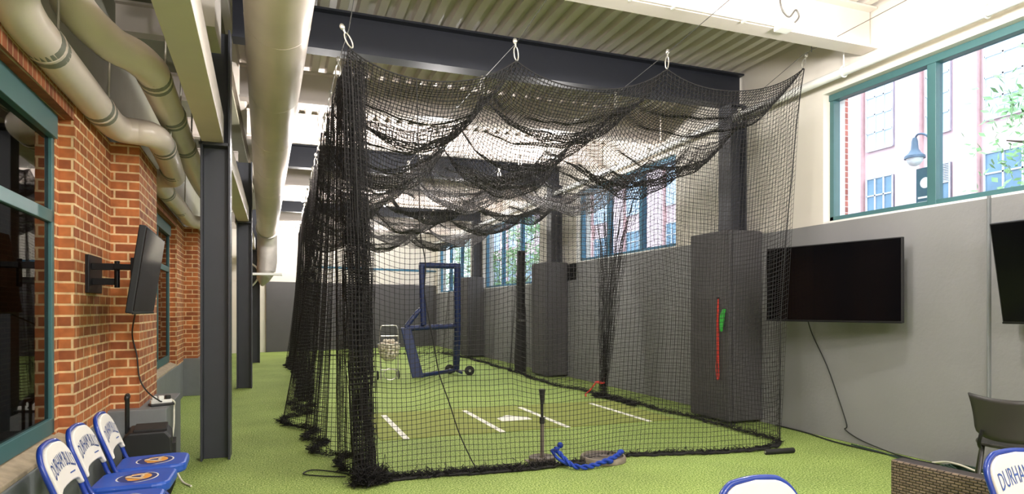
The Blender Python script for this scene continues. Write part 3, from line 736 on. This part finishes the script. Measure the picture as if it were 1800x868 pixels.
# right wall, large screen: faces -X
t = tv('large black television on the grey wall next to the pillar pad', (5.635, 5.27, 1.79), 1.53, .86, (0, 0, -PI / 2 + .22))
e = MB(); e.box(-.3, .3, .045, .075, -.22, .22); e.box(-.05, .05, .075, .30, -.06, .06); e.box(-.12, .14, .27, .30, -.2, .2); e.build('wall_mount', 'blackmetal', t, bevel=.004)
t = tv('black television tilted down on grey wall above the dark chair', (5.72, 2.80, 1.80), 1.6, .86, (0, 0, -PI / 2))
t.rotation_euler = Matrix.Rotation(-PI / 2, 3, 'Z').to_euler(); t.rotation_euler = (Matrix.Rotation(-PI / 2, 3, 'Z') @ Matrix.Rotation(.20, 3, 'X')).to_euler()
e = MB(); e.box(-.3, .3, .045, .07, -.25, .25); e.box(-.05, .05, .06, .25, -.06, .06); e.build('wall_mount', 'blackmetal', t, bevel=.004)
# left wall, on an arm
t = tv('black television tilted on a wall arm on the brick pier', (-.925, 5.44, 1.77), 1.07, .61, (0, 0, 0))
t.rotation_euler = (Matrix.Rotation(PI / 2 + .05, 3, 'Z') @ Matrix.Rotation(.14, 3, 'X')).to_euler()
wm = thing('wall_arm', 'black folding wall arm holding the television on the brick pier', 'bracket', (-1.335, 5.55, 1.76))
e = MB(); e.box(0, .03, -.18, .18, -.14, .14); e.build('wall_plate', 'blackmetal', wm, bevel=.004)
e = MB(); e.box(.03, .20, -.12, -.08, .03, .08); e.box(.03, .20, -.10, -.06, -.08, -.03); e.box(.18, .33, -.16, -.02, .035, .075); e.cyl((.19, -.1, -.1), (.19, -.1, .1), .018, n=10); e.build('arm', 'blackmetal', wm, bevel=.003)
e = MB(); e.box(.30, .325, -.22, .06, -.1, .12); e.build('screen_plate', 'blackmetal', wm, bevel=.003)
def cord(label, pts, r, m, name='power_cable', k=7):
    e = MB(); e.tube(smoothpath(pts, k), r, 8); return tag(e.build(name, m, smooth=True), label, 'cord')
cord('thin black cord hanging from the large television down the grey wall', [(5.93, 5.86, 1.42), (5.985, 5.83, 1.2), (5.985, 5.62, .85), (5.985, 5.46, .5), (5.985, 5.34, .2), (5.985, 5.36, .14), (5.985, 5.15, .06), (5.94, 4.75, .012), (5.90, 4.5, .01)], .006, 'cable')
cord('black cord lying along the foot of the grey wall near the net', [(5.97, 6.4, .012), (5.95, 5.9, .012), (5.84, 5.4, .012), (5.83, 4.95, .012), (5.87, 4.5, .012), (5.93, 4.1, .012), (5.95, 3.5, .012)], .008, 'cable')
cord('dark green cord on turf beside the grey wall', [(5.90, 5.2, .012), (5.86, 4.8, .012), (5.80, 4.5, .012), (5.83, 4.2, .012), (5.9, 3.95, .012)], .008, 'greencable')
pts = []
for i in range(46): a = i * .62; pts.append((5.80 + .11 * math.cos(a) + .008 * (i % 5), 3.98 + .2 * math.sin(a) - .003 * i, .02 + .001 * i))
cord('heap of dark green cord on turf beneath the dark chair', pts, .009, 'greencable', k=3)
cord('white cord lying on turf in the green cord heap', [(5.92, 4.3, .015), (5.88, 4.15, .06), (5.80, 4.0, .085), (5.75, 3.85, .085), (5.78, 3.6, .02)], .009, 'whitecable')
cord('thin black cord hanging down the brick from the small television', [(-1.06, 5.62, 1.46), (-1.19, 6.2, 1.28), (-1.16, 6.225, 1.1), (-1.14, 6.23, .9), (-1.08, 6.23, .78), (-1.0, 6.3, .69), (-.98, 6.36, .675)], .006, 'cable')
cord('white cord looping down the grey block to the turf', [(-1.0, 6.55, .675), (-.96, 6.42, .70), (-.9, 6.42, .66), (-.905, 6.45, .6), (-.90, 6.4, .45), (-.912, 6.38, .3), (-.89, 6.3, .15), (-.8, 6.1, .02), (-.7, 5.9, .012)], .008, 'whitecable')
# power strip with plugs
t = thing('power_strip', 'white power strip with plugs on top of the grey block', 'power strip', (-1.0, 6.35, .643), .4)
e = MB(); e.box(-.08, .09, -.028, .028, .018, .05); e.build('strip_body', 'white', t, bevel=.006)
e = MB(); e.box(-.09, .10, -.06, .04, 0, .018); e.build('black_adapter', 'black', t, bevel=.004)
for x in (-.05, .005, .06): e = MB(); e.box(x - .02, x + .02, -.02, .02, .05, .085); e.build('plug', 'white' if x < .05 else 'black', t, bevel=.005)

# ------------------------------------------------------------------ black wheeled case
t = thing('wheeled_case', 'black wheeled case with telescopic handle beside the grey block', 'case', (-.98, 5.72, 0), .12)
poly = [(-.17, .03), (.15, .03), (.19, .14), (.16, .50), (.12, .55), (-.13, .55), (-.17, .51)]
e = MB(); e.prism(poly, -.2, .2, lambda a, c, d: (a, d, c)); e.build('shell', 'black', t, bevel=.015)
e = MB(); e.box(-.1, .13, -.16, .16, .545, .566); e.build('lid_panel', 'rubber', t, bevel=.006)
e = MB(); e.box(.142, .19, -.13, .13, .14, .44); e.build('grille', 'rubber', t, bevel=.004)
e = MB()
for y in (-.06, .06): e.tube([(-.15, y, .53), (-.15, y, .80)], .012, 8)
e.tube(smoothpath([(-.15, -.06, .79), (-.15, -.05, .815), (-.15, .05, .815), (-.15, .06, .79)], 5), .017, 8); e.build('telescopic_handle', 'blackmetal', t, smooth=True)
for y in (-.21, .21): e = MB(); e.cyl((-.12, y - .02, .05), (-.12, y + .02, .05), .05, n=18); e.build('wheel', 'rubber', t, smooth=True)

# ------------------------------------------------------------------ folding chairs
def text_mesh(name, body, size, fn):
    cu = bpy.data.curves.new(name, 'FONT'); cu.body = body; cu.size = size; cu.align_x = 'CENTER'; cu.extrude = 0; cu.resolution_u = 2
    to = bpy.data.objects.new(name + '_tmp', cu); COL.objects.link(to); dg = bpy.context.evaluated_depsgraph_get(); dg.update()
    me = bpy.data.meshes.new_from_object(to.evaluated_get(dg)); bpy.data.objects.remove(to); bpy.data.curves.remove(cu)
    me.name = name
    bm = bmesh.new(); bm.from_mesh(me)
    for v_ in bm.verts: v_.co = fn(v_.co.x, v_.co.y)
    r_ = bmesh.ops.extrude_face_region(bm, geom=bm.faces[:])
    bm.normal_update(); bm.to_mesh(me); bm.free(); return me


def fold_chair(label, group):
    t = thing('folding_chair', label, 'chair', (0, 0, 0), 0, group)
    hw = .205
    # side profile of the long frame: front foot -> seat -> back top (local x forward)
    def upr(u):     # back plane point at height above the seat
        return -.125 - .36 * u, .45 + .94 * u
    top = .37
    path = [(.24, 0), (.10, .2), (-.06, .38), (-.125, .45)]
    def arch(y, u): x, z_ = upr(u); return (x, y, z_)
    L_ = [(x, -hw, z_) for x, z_ in path] + [arch(-hw, .1), arch(-hw, .2), arch(-hw, .245)]
    cr = [arch(-hw + .13 * (1 - math.cos(a)), .25 + .12 * math.sin(a)) for a in (.35, .7, 1.05, 1.35)] + [arch(0, top + .005)]
    R_ = [(x, -y, z_) for x, y, z_ in reversed(L_ + cr[:-1])]
    e = MB(); e.tube(smoothpath(L_ + cr + R_, 3), .0135, 10); e.build('frame', 'blue', t, smooth=True)
    for s_ in (-1, 1):
        e = MB(); e.tube([(.12, s_ * (hw - .03), .43), (-.02, s_ * (hw - .03), .22), (-.19, s_ * (hw - .03), .0)], .0115, 8); e.build('leg', 'blue', t, smooth=True)
        e = MB(); e.cyl((.24, s_ * hw, 0), (.235, s_ * hw, .03), .017, n=10); e.cyl((-.19, s_ * (hw - .03), 0), (-.182, s_ * (hw - .03), .03), .015, n=10); e.build('foot', 'black', t, smooth=True)
    e = MB(); e.cyl((.165, -hw, .11), (.165, hw, .11), .008, n=8); e.cyl((-.14, -hw + .03, .07), (-.14, hw - .03, .07), .008, n=8); e.build('stretcher', 'blue', t, smooth=True)
    # seat
    out = []
    for a in np.linspace(0, PI / 2, 6): out.append((.18 + .09 * math.cos(a) , .12 + .085 * math.sin(a)))
    for a in np.linspace(PI / 2, PI, 4): out.append((-.10 + .05 * math.cos(a), .145 + .05 * math.sin(a)))
    full = out + [(a, -c) for a, c in reversed(out)]
    def sf(a, c, d): return (a, c, d + .03 * max(0, (a - .02)) - .004)
    e = MB(); e.prism(full, .405, .468, sf); e.build('seat', 'blueseat', t, bevel=.016)
    se = [x for x in t.children if x.name.startswith('seat')][0]
    def disc(rx, ry, d, n=36): 
        q = MB(); vsx = [(.07, 0, .4695 + d + .0015)] + [(.07 + rx * math.cos(a), ry * math.sin(a), .4685 + d + .03 * max(0, .05 + rx * math.cos(a)) - .003) for a in np.linspace(0, 2 * PI, n + 1)[:-1]]
        q.add(vsx, [(0, 1 + i, 1 + (i + 1) % n) for i in range(n)]); return q
    em = MB(); 
    for i, (rx, ry) in enumerate(((.115, .125), (.106, .116), (.078, .086))):
        q = disc(rx, ry, .0012 * i); em.cur = [0, 1, 2][i]; em.add(q.v, q.f)
    em.cur = 3     # tan horned head breaking through the disc
    head = [(.0, -.055), (.035, -.075), (.05, -.07), (.045, -.05), (.03, -.03), (.04, 0), (.03, .03), (.045, .05), (.05, .07), (.035, .075), (0, .055), (-.03, .035), (-.06, .02), (-.066, 0), (-.06, -.02), (-.03, -.035)]
    em.add([(.07 + a, c, .4735) for a, c in head], [tuple(range(len(head)))])
    em.cur = 1; em.add([(.07 + a * .5, c * .35, .4745) for a, c in head], [tuple(range(len(head)))])
    em.build('seat_emblem', ['vinyl', 'navyink', 'gold', 'tan'], se)
    # white padded back
    def bp(y, u, d): x, z_ = upr(u); return (x + .934 * d, y, z_ + .358 * d)
    pw = hw - .006; po = []
    for a in np.linspace(0, PI / 2, 8): po.append((pw - .125 * (1 - math.cos(a)), .245 + .115 * math.sin(a)))
    po = [(pw, .085), (pw, .15), (pw, .22)] + po
    po = po + [(0, .367)] + [(-a, c) for a, c in reversed(po)]
    po = po + [(-pw + .022, .09), (-pw + .035, .118), (-pw + .07, .132), (-.06, .138), (0, .139), (.06, .138), (pw - .07, .132), (pw - .035, .118), (pw - .022, .09)]
    e = MB(); e.prism(po, -.004, .024, bp); bk = e.build('back_pad', 'vinyl', t, bevel=.008)
    def archtext(x, y): u_ = x; return Vector(bp(u_ * 1.05, .192 + y * 2.5 + .034 * (1 - (u_ / .16) ** 2) * (1 if y > -1 else 1), .0262))
    me = text_mesh('lettering', 'DURHAM BULLS', .046, archtext); me.materials.append(M['ink'])
    lo = bpy.data.objects.new('lettering', me); COL.objects.link(lo); lo.parent = bk
    e = MB(); e.prism([(.045, .183), (.125, .179), (.125, .172), (.045, .176)], .0255, .0265, bp); e.build('underline', 'ink', bk)
    return t
gl = 'blue folding chairs below the brick window'
c0 = fold_chair('blue and white folding chair nearest the camera in the row below the window', None)
spots = [(-.88, 3.92, .02), (-.89, 4.42, .0), (-.87, 4.88, .05)]
c0.location = (spots[0][0], spots[0][1], 0); c0.rotation_euler = (0, 0, spots[0][2])
labs = ['', 'blue and white folding chair in the middle of the row below the window', 'blue and white folding chair next to the black wheeled case']
for i in (1, 2):
    c = copy_tree(c0); c.location = (spots[i][0], spots[i][1], 0); c.rotation_euler = (0, 0, spots[i][2]); c['label'] = labs[i]
for (x, y, rz, lb) in ((1.84, 1.83, -PI / 2 + .05, 'blue and white folding chair back alone on the turf in front of the net'), (3.36, 1.80, -PI / 2 - .10, 'blue and white folding chair beside the wicker armchair')):
    c = copy_tree(c0); c.location = (x, y, 0); c.rotation_euler = (0, 0, rz); c['label'] = lb

# ------------------------------------------------------------------ wicker sofa, dark chair
t = thing('wicker_armchair', 'brown woven wicker armchair standing on turf at the front', 'armchair', (3.44, 2.76, 0), .10)
e = MB(); e.box(0, .11, -.60, 0, .04, .60); e.build('arm_panel', 'wicker', t, bevel=.012)
e = MB(); e.box(.11, .62, -.60, -.03, .04, .34); e.build('seat_base', 'wicker', t, bevel=.012)
for x, y in ((.04, -.05), (.04, -.55), (.57, -.08), (.57, -.55)): e = MB(); e.cyl((x, y, 0), (x, y, .05), .025, n=10); e.build('foot', 'black', t)

t = thing('shell_chair', 'dark grey plastic shell chair by the grey wall', 'chair', (5.30, 3.22, .0), 0)
FW = Vector((.82, .57, 0)).normalized(); t.rotation_euler = (0, 0, math.atan2(FW.y, FW.x))
# local +x forward, y left
nU, nV = 18, 10; vsx = []; fs = []
for j in range(nV):
    vq_ = j / (nV - 1)
    for i in range(nU):
        u = -1 + 2 * i / (nU - 1); wd = .235 + .045 * vq_ ** 2
        if vq_ < .2: wd -= .045 * (1 - vq_ / .2) ** 2
        vsx.append((-.20 - .05 * vq_ + .09 * u * u - .03 * (1 - vq_) ** 2, u * wd, .50 + .335 * vq_ + .015 * abs(u) ** 3 * vq_ - .015 * (1 - u * u) * vq_ + .02 * abs(u) ** 4 * (1 - vq_)))
for j in range(nV - 1):
    for i in range(nU - 1): a = j * nU + i; fs.append((a, a + 1, a + nU + 1, a + nU))
e = MB(); e.add(vsx, fs); o = e.build('backrest', 'mesh', t, smooth=True); sm = o.modifiers.new('thick', 'SOLIDIFY'); sm.thickness = .014
e = MB(); pl = [(.22 * math.cos(a) * (1 if abs(math.cos(a)) < .8 else .97), .225 * math.sin(a)) for a in np.linspace(0, 2 * PI, 29)[:-1]]
e.prism(pl, .44, .475, lambda a, c, d: (a + .02, c, d)); e.build('seat', 'mesh', t, bevel=.012)
e = MB(); e.tube(smoothpath([(-.2, -.19, .58), (-.2, -.21, .48), (-.12, -.2, .43), (.1, -.2, .43)], 4), .013, 8); e.tube(smoothpath([(-.2, .19, .58), (-.2, .21, .48), (-.12, .2, .43), (.1, .2, .43)], 4), .013, 8); e.build('seat_bracket', 'blackmetal', t, smooth=True)
for sx in (-1, 1):
    for sy in (-1, 1): e = MB(); e.tube([(sx * .05 + .02, sy * .18, .44), (sx * .25, sy * .235, 0)], [.015, .012], 8); e.build('leg', 'mesh', t, smooth=True)

# ------------------------------------------------------------------ batting mat, tee, plate, rope
t = thing('batting_mat', 'brown clay coloured batting mat with white lines and home plate', 'mat', (0, 0, 0))
e = MB(); e.box(1.08, 5.06, 7.24, 9.12, 0, .008); e.build('mat_sheet', 'clay', t)
for k, x in enumerate((1.365, 2.54, 3.415, 4.61)): e = MB(); e.box(x - .037, x + .037, 7.2, 8.92, .008, .011); e.build('white_line', 'chalk', t)
e = MB(); e.prism([(-.215, .21), (.215, .21), (.215, 0), (0, -.215), (-.215, 0)], .008, .012, lambda a, c, d: (2.985 + a, 8.1 - c, d)); e.build('home_plate', 'chalk', t)

t = thing('batting_tee', 'grey batting tee with black top standing on a round base', 'batting tee', (2.41, 5.68, 0))
e = MB(); e.box(-.14, .13, -.12, .12, 0, .012); e.build('base_plate', 'disc', t, bevel=.003)
e = MB(); e.lathe([(.13, .012), (.13, .055), (.12, .06), (.105, .05), (.03, .05), (.025, .07)], (0, 0, 0), 28); e.build('round_base', 'tee', t, smooth=True)
e = MB(); e.cyl((0, 0, .05), (0, 0, .40), .02, n=14); e.build('lower_tube', 'tee', t, smooth=True)
e = MB(); e.cyl((0, 0, .38), (0, 0, .44), .026, n=14); e.build('collar', 'rubber', t, smooth=True)
e = MB(); e.cyl((0, 0, .43), (0, 0, .60), .013, n=12); e.build('upper_tube', 'rubber', t, smooth=True)
e = MB(); e.tube([(0, 0, .57), (0, 0, .62), (0, 0, .69), (0, 0, .715)], [.018, .022, .030, .034], 16); e.build('ball_cup', 'rubber', t, smooth=True)

t = thing('round_plate', 'worn round base plate lying at the front hem of the net', 'plate', (3.0, 5.53, 0))
e = MB(); e.lathe([(.225, .0), (.228, .03), (.218, .05), (.20, .052), (.195, .034), (.03, .034), (.03, .02)], (0, 0, .004), 44); e.build('rim', 'disc', t, smooth=True)
e = MB(); e.lathe([(.19, .034), (.19, .040), (.03, .040)], (0, 0, .002), 36); e.build('centre', 'discin', t, smooth=True)
e = MB(); e.lathe([(.04, .04), (.04, .055), (.02, .055)], (0, 0, 0), 20); e.build('socket', 'tee', t, smooth=True)
t = thing('blue_rope', 'knotted blue rope with a ball end lying across tee and round plate', 'rope')
rp_ = smoothpath([(2.47, 5.50, .17), (2.50, 5.44, .12), (2.53, 5.36, .07), (2.58, 5.30, .035), (2.68, 5.26, .03), (2.78, 5.27, .04), (2.88, 5.28, .06), (2.98, 5.31, .075), (3.08, 5.38, .085), (3.15, 5.45, .085), (3.17, 5.50, .08)], 8)
for ph in (0, PI):
    pts = []
    for i, p in enumerate(rp_): a = i * .55 + ph; pts.append((p[0] + .012 * math.cos(a) * .6, p[1] + .014 * math.cos(a), p[2] + .014 * math.sin(a)))
    e = MB(); e.tube(pts, .014, 8); e.build('strand', 'bluerope', t, smooth=True)
e = MB(); e.tube(smoothpath([(2.44, 5.52, .15), (2.46, 5.42, .09), (2.55, 5.36, .04), (2.5, 5.46, .12), (2.44, 5.5, .16)], 6), .015, 8); e.build('loop', 'bluerope', t, smooth=True)
e = MB(); e.sphere((2.53, 5.52, .19), .03, 14, 10); e.cyl((2.50, 5.5, .16), (2.53, 5.52, .18), .012, n=8); e.build('ball_end', 'bluerope', t, smooth=True)
for p in ((3.16, 5.46, .09), (2.95, 5.30, .05)): e = MB(); e.sphere(p, .028, 12, 8, (1.3, 1, .9)); e.build('knot', 'bluerope', t, smooth=True)
cord('short loop of black cord on turf left of the net corner', [(.55, 5.75, .012), (.35, 5.85, .012), (.2, 5.98, .012), (.28, 6.1, .012), (.45, 5.98, .012), (.62, 5.8, .012)], .006, 'cable', 'loose_cable')
t = thing('foam_roll', 'black foam roll lying on turf at the net right corner', 'roll', (4.86, 5.16, .028), -.10)
e = MB(); e.lathe([(.012, -.17), (.026, -.17), (.028, -.165), (.028, .165), (.026, .17), (.012, .17)], (0, 0, 0), 18, 'x'); e.build('sleeve', 'rubber', t, smooth=True)
e = MB(); e.cyl((-.176, 0, 0), (-.17, 0, 0), .014, n=12); e.build('core', 'zinc', t)

# resistance bands hung on the pad
t = thing('resistance_band', 'long red resistance band hanging on the pillar pad', 'resistance band', (5.435, 6.86, 0))
e = MB(); e.tube(smoothpath([(0, .0, 1.64), (-.004, .012, 1.3), (-.004, .012, .9), (-.006, .03, .75), (-.006, .02, .60), (-.006, -.012, .58), (-.006, -.02, .72), (-.004, -.008, .9), (-.004, -.008, 1.3), (0, .0, 1.64)], 6), .010, 8); e.build('band_loop', 'red', t, smooth=True)
e = MB(); e.cyl((.02, 0, 1.645), (-.02, 0, 1.645), .012, n=10); e.build('peg', 'black', t)
t = thing('resistance_band', 'short green resistance band bunched beside the red one', 'resistance band', (5.435, 6.76, 0))
e = MB(); e.tube(smoothpath([(0, -.02, 1.50), (-.01, .02, 1.42), (-.01, .03, 1.3), (-.02, .01, 1.22), (-.02, -.01, 1.3), (-.01, -.02, 1.44), (0, -.03, 1.5)], 6), .018, 8); e.build('band_loop', 'green', t, smooth=True)
e = MB(); e.cyl((.02, -.02, 1.505), (-.02, -.02, 1.505), .01, n=10); e.build('peg', 'black', t)

# tall wrapped pole beside the second pad
t = thing('wrapped_pole', 'tall black wrapped pole leaning by the second pillar pad', 'pole', (5.42, 14.1, 0))
e = MB(); e.tube([(.03, .08, 1.2), (.04, .06, 2.9)], .10, 14); e.build('upper_sleeve', 'black', t, smooth=True)
e = MB(); e.tube([(0, 0, 0), (.0, .02, .3), (.03, .05, 1.0), (.05, .08, 1.55)], [.14, .15, .13, .11], 14); e.build('lower_wrap', 'rubber', t, smooth=True)
for z_ in (.6, 1.2, 2.6): e = MB(); e.tube([(.02 + .012 * z_, .03 + .02 * z_, z_), (.02 + .012 * z_, .03 + .02 * z_, z_ + .05)], .142 if z_ < 1.3 else .106, 14); e.build('tie', 'wire' if z_ > 1 and z_ < 2 else 'black', t, smooth=True)

# ------------------------------------------------------------------ pitching screen
t = thing('pitching_screen', 'blue padded pitching screen on wheels inside the cage', 'pitching screen', (0, 0, 0))
Y0 = 13.65
def padtube(name, pts, r, m='screenpad'): e = MB(); e.tube(pts, r, 14); return e.build(name, m, t, smooth=True)
padtube('tall_post', [(3.80, Y0 + .35, .12), (3.76, Y0 + .1, 1.1), (3.73, Y0, 2.46)], .075)
padtube('upper_post', [(2.95, Y0 - .05, 1.15), (2.92, Y0, 2.46)], .065)
padtube('top_bar', [(2.87, Y0, 2.46), (3.79, Y0, 2.46)], .065)
padtube('middle_bar', [(2.56, Y0 - .05, 1.08), (3.76, Y0 + .1, 1.12)], .06)
padtube('corner_brace', smoothpath([(2.92, Y0, 1.50), (2.80, Y0 - .02, 1.40), (2.56, Y0 - .05, 1.10)], 4), .055)
e = MB(); e.add([(2.44, Y0 - .1, 1.1), (2.66, Y0 - .1, 1.1), (2.92, Y0 - .25, .02), (2.66, Y0 - .25, .02), (2.46, Y0 + .02, 1.1), (2.68, Y0 + .02, 1.1), (2.94, Y0 - .12, .02), (2.68, Y0 - .12, .02)], [(0, 1, 2, 3), (7, 6, 5, 4), (0, 4, 5, 1), (1, 5, 6, 2), (2, 6, 7, 3), (3, 7, 4, 0)]); e.build('leg_pad', 'screenpad', t, bevel=.02)
padtube('bottom_bar', [(2.85, Y0 - .18, .06), (3.72, Y0 + .25, .10)], .045)
padtube('rear_foot', [(3.80, Y0 - .1, .08), (3.80, Y0 + .7, .1)], .03)
padtube('axle', [(3.72, Y0 + .35, .1), (4.02, Y0 + .05, .1)], .018, 'zinc')
for c_ in ((3.68, Y0 + .5, .11), (4.02, Y0 + .02, .11)):
    e = MB(); e.lathe([(.03, -.03), (.09, -.03), (.11, -.018), (.11, .018), (.09, .03), (.03, .03)], c_, 24, 'y'); wh = e.build('wheel', 'rubber', t, smooth=True)
    e = MB(); e.cyl((c_[0], c_[1] - .036, c_[2]), (c_[0], c_[1] + .036, c_[2]), .03, n=14); e.build('hub', 'zinc', wh, smooth=True)
gx = np.linspace(2.95, 3.73, 18); gz = np.linspace(1.12, 2.42, 30); A_ = np.stack([np.repeat(gx[:, None], 30, 1), np.full((18, 30), Y0 + .02), np.repeat(gz[None], 18, 0)], -1)
gx = np.linspace(2.62, 3.76, 26); gz = np.linspace(.08, 1.1, 24); B_ = np.stack([np.repeat(gx[:, None], 24, 1) + .12 * (1 - np.repeat(gz[None], 26, 0)) * (1 - np.repeat((gx[:, None] - 2.62) / 1.14, 24, 1)), np.full((26, 24), Y0 + .03), np.repeat(gz[None], 26, 0)], -1)
net_mesh('screen_netting', [A_, B_], .0028, 'net', t)

# ------------------------------------------------------------------ ball caddy with baseballs
BX, BY = 2.16, 13.35
t = thing('ball_caddy', 'silver wire ball caddy on wheels beside the blue screen', 'ball caddy', (BX, BY, 0))
e = MB()
for s_ in (-1, 1): e.tube(smoothpath([(s_ * .18, -.05, .02), (s_ * .185, -.02, .4), (s_ * .19, 0, .95), (s_ * .17, .02, 1.12), (s_ * .12, .02, 1.15), (0, .02, 1.15)], 5), .011, 8)
e.cyl((-.2, 0, .93), (.2, 0, .93), .014, n=8); e.cyl((-.19, 0, .22), (.19, 0, .22), .009, n=8)
e.build('frame', 'zinc', t, smooth=True)
e = MB(); e.tube([(.02 + .14 * math.cos(a), -.05, .13 + .12 * math.sin(a)) for a in np.linspace(0, 2 * PI, 19)[:-1]], .010, 6, closed=True); e.build('foot_loop', 'zinc', t, smooth=True)
for x in (-.22, .22): e = MB(); e.lathe([(.03, -.015), (.09, -.015), (.10, 0), (.09, .015), (.03, .015)], (x, .12, .10), 20, 'x'); e.build('wheel', 'rubber', t, smooth=True)
e = MB()
for i in range(5): r_ = [.235, .225, .2, .15, .08][i]; z_ = [.76, .66, .56, .47, .41][i]; e.tube([(r_ * math.cos(a), r_ * math.sin(a), z_) for a in np.linspace(0, 2 * PI, 25)[:-1]], .006 if i else .011, 6, closed=True)
for k in range(16):
    a = 2 * PI * k / 16; e.tube([(r_ * math.cos(a), r_ * math.sin(a), z_) for r_, z_ in ((.235, .76), (.225, .66), (.2, .56), (.15, .47), (.08, .41))], .004, 5)
e.build('basket', 'zinc', t, smooth=True)
def mk_ball():
    e = MB(); e.sphere((0, 0, 0), .037, 12, 8); return tag(e.build('baseball', 'ball', smooth=True), 'white baseball piled in the wire basket of the ball caddy', 'baseball', 'baseballs in the caddy')
pos = []
for zl, rm in ((.47, .10), (.53, .14), (.59, .17), (.65, .19), (.71, .195), (.77, .16), (.83, .09)):
    rr = rm
    while rr > 0:
        n_ = max(1, int(2 * PI * rr / .077)); 
        for q in range(n_): a = 2 * PI * q / n_ + zl * 20; pos.append((rr * math.cos(a), rr * math.sin(a), zl))
        rr -= .077
pos = [p for p in pos if math.hypot(p[0], p[1]) > .085 or p[2] > .7]
b0 = None
for p in pos:
    o = mk_ball() if b0 is None else b0.copy()
    if b0 is None: b0 = o
    else: COL.objects.link(o)
    o.location = (BX + p[0] + random.uniform(-.004, .004), BY + p[1] + random.uniform(-.004, .004), p[2] + random.uniform(-.006, .006))

# ------------------------------------------------------------------ outside
b = MB(); b.box(6.34, 40, -20, 60, -.6, -.5); o = struct(b.build('ground_street', 'asphalt'))
FXX = 14.5
bd = thing('building', 'pale brick building with tall gridded windows across the street', 'building', (FXX, 0, -.5))
BAYS = [(4.6, 6.3), (7.75, 9.53), (10.05, 10.87), (11.5, 12.5)] + [(y, y + 1.7) for y in np.arange(13.8, 44, 3.1)]
b = MB(); b.box(.14, 8, -14, 48, 0, 14); yl = -14
for a, c in BAYS: b.box(0, .14, yl, a, 0, 14); yl = c
b.box(0, .14, yl, 48, 0, 14); b.build('wall', 'facade', bd)
b = MB()
for a, c in BAYS: b.box(-.012, .135, c - .01, c + .05, 0, 14)
b.build('brick_quoin', 'quoin', bd)
for a, c in BAYS:
    ya, yb = a + .13, c - .12
    for (za, zb, m_) in ((3.6, 5.42, 'facadedark'), (6.15, 9.4, 'facadewin')):
        q = MB(); q.box(.09, .14, ya, yb, za, zb); wo = q.build('building_window', m_, bd)
        q = MB(); nzz = 7 if zb > 6 else 4; ny_ = 4 if c - a > 1.2 else 3
        for i in range(ny_ + 1): yy = ya + (yb - ya) * i / ny_; q.box(.06, .09, yy - .018, yy + .018, za, zb)
        for i in range(nzz + 1): zz = za + (zb - za) * i / nzz; q.box(.06, .09, ya, yb, zz - .018, zz + .018)
        if (a, zb) == (10.05, 5.42):
            for i in range(12): q.box(.05, .09, ya, yb, 4.95 + .04 * i, 4.97 + .04 * i)
        q.build('muntin', 'muntin', wo)
b = MB(); b.box(6.34, 6.95, 6.18, 8.3, 0, 6); struct(b.build('wall_outside_pier', 'brickout'))
# street lamp
sl = thing('street_lamp', 'street lamp with a hooked arm and banner seen through the near window', 'street lamp', (9.5, 6.86, -.5))
q = MB(); q.tube([(0, 0, 0), (0, 0, 4.3), (0, .0, 4.5)], [.06, .04, .03], 10); q.build('pole', 'lampost', sl, smooth=True)
q = MB(); q.tube(smoothpath([(0, 0, 4.42), (-.01, .05, 4.62), (-.02, .16, 4.74), (-.03, .26, 4.76), (-.03, .31, 4.70)], 5), .016, 8); q.build('arm', 'lampost', sl, smooth=True)
q = MB(); q.lathe([(.03, .02), (.045, -.03), (.055, -.16), (.09, -.22), (.145, -.27), (.15, -.31), (.13, -.31)], (-.03, .31, 4.70), 18); q.build('lamp_shade', 'lampost', sl, smooth=True)
q = MB(); q.lathe([(.12, -.31), (.11, -.36), (.07, -.41), (.02, -.43)], (-.03, .31, 4.70), 16); q.build('lamp_globe', 'white', sl, smooth=True)
q = MB(); q.box(-.01, .01, .05, .30, 2.9, 4.22); bn = q.build('banner', 'banner', sl)
q = MB(); q.cyl((-.012, .15, 3.98), (-.013, .15, 3.98), .085, n=20); q.box(-.013, -.011, .07, .27, 3.74, 3.77); q.box(-.013, -.011, .07, .27, 3.66, 3.69); q.build('banner_print', 'vinyl', bn)
# trees
def tree(x, y, h, r, n, label, seed):
    g = np.random.default_rng(seed); tr = thing('street_tree', label, 'tree', (x, y, -.5))
    q = MB(); q.tube(smoothpath([(0, 0, 0), (.05, .03, h * .4), (-.03, .0, h * .75), (0, 0, h)], 5), [.12 - .1 * i / 15 for i in range(16)], 8)
    for k in range(9):
        a = k * 2.4; z0 = h * (.45 + .05 * k); q.tube([(0, 0, z0), (r * .45 * math.cos(a), r * .45 * math.sin(a), z0 + .35), (r * .85 * math.cos(a), r * .85 * math.sin(a), z0 + .45)], [.04, .025, .01], 6)
    q.build('trunk', 'bark', tr, smooth=True)
    vsx = []; fs = []
    cl = [(g.normal(0, r * .45), g.normal(0, r * .45), h * .8 + g.normal(0, h * .17)) for _ in range(26)]
    for i in range(n):
        c_ = cl[g.integers(len(cl))]; p = Vector((c_[0] + g.normal(0, .22), c_[1] + g.normal(0, .22), c_[2] + g.normal(0, .18)))
        a = Vector(g.normal(0, 1, 3)).normalized(); b_ = a.orthogonal().normalized(); s1 = g.uniform(.05, .085); o_ = len(vsx)
        vsx += [p - a * s1, p + b_ * s1 * .5, p + a * s1, p - b_ * s1 * .5]; fs.append((o_, o_ + 1, o_ + 2, o_ + 3))
    q = MB(); q.add(vsx, fs); q.build('foliage', 'leaf', tr)
tree(10.6, 5.75, 5.5, .8, 1500, 'leafy green street tree seen through the near window', 3)
tree(9.5, 24.5, 5.5, 1.6, 4200, 'green street tree seen through the third window', 4)
tree(10.5, 34, 6, 1.8, 4200, 'green street tree seen through the farthest window', 5)
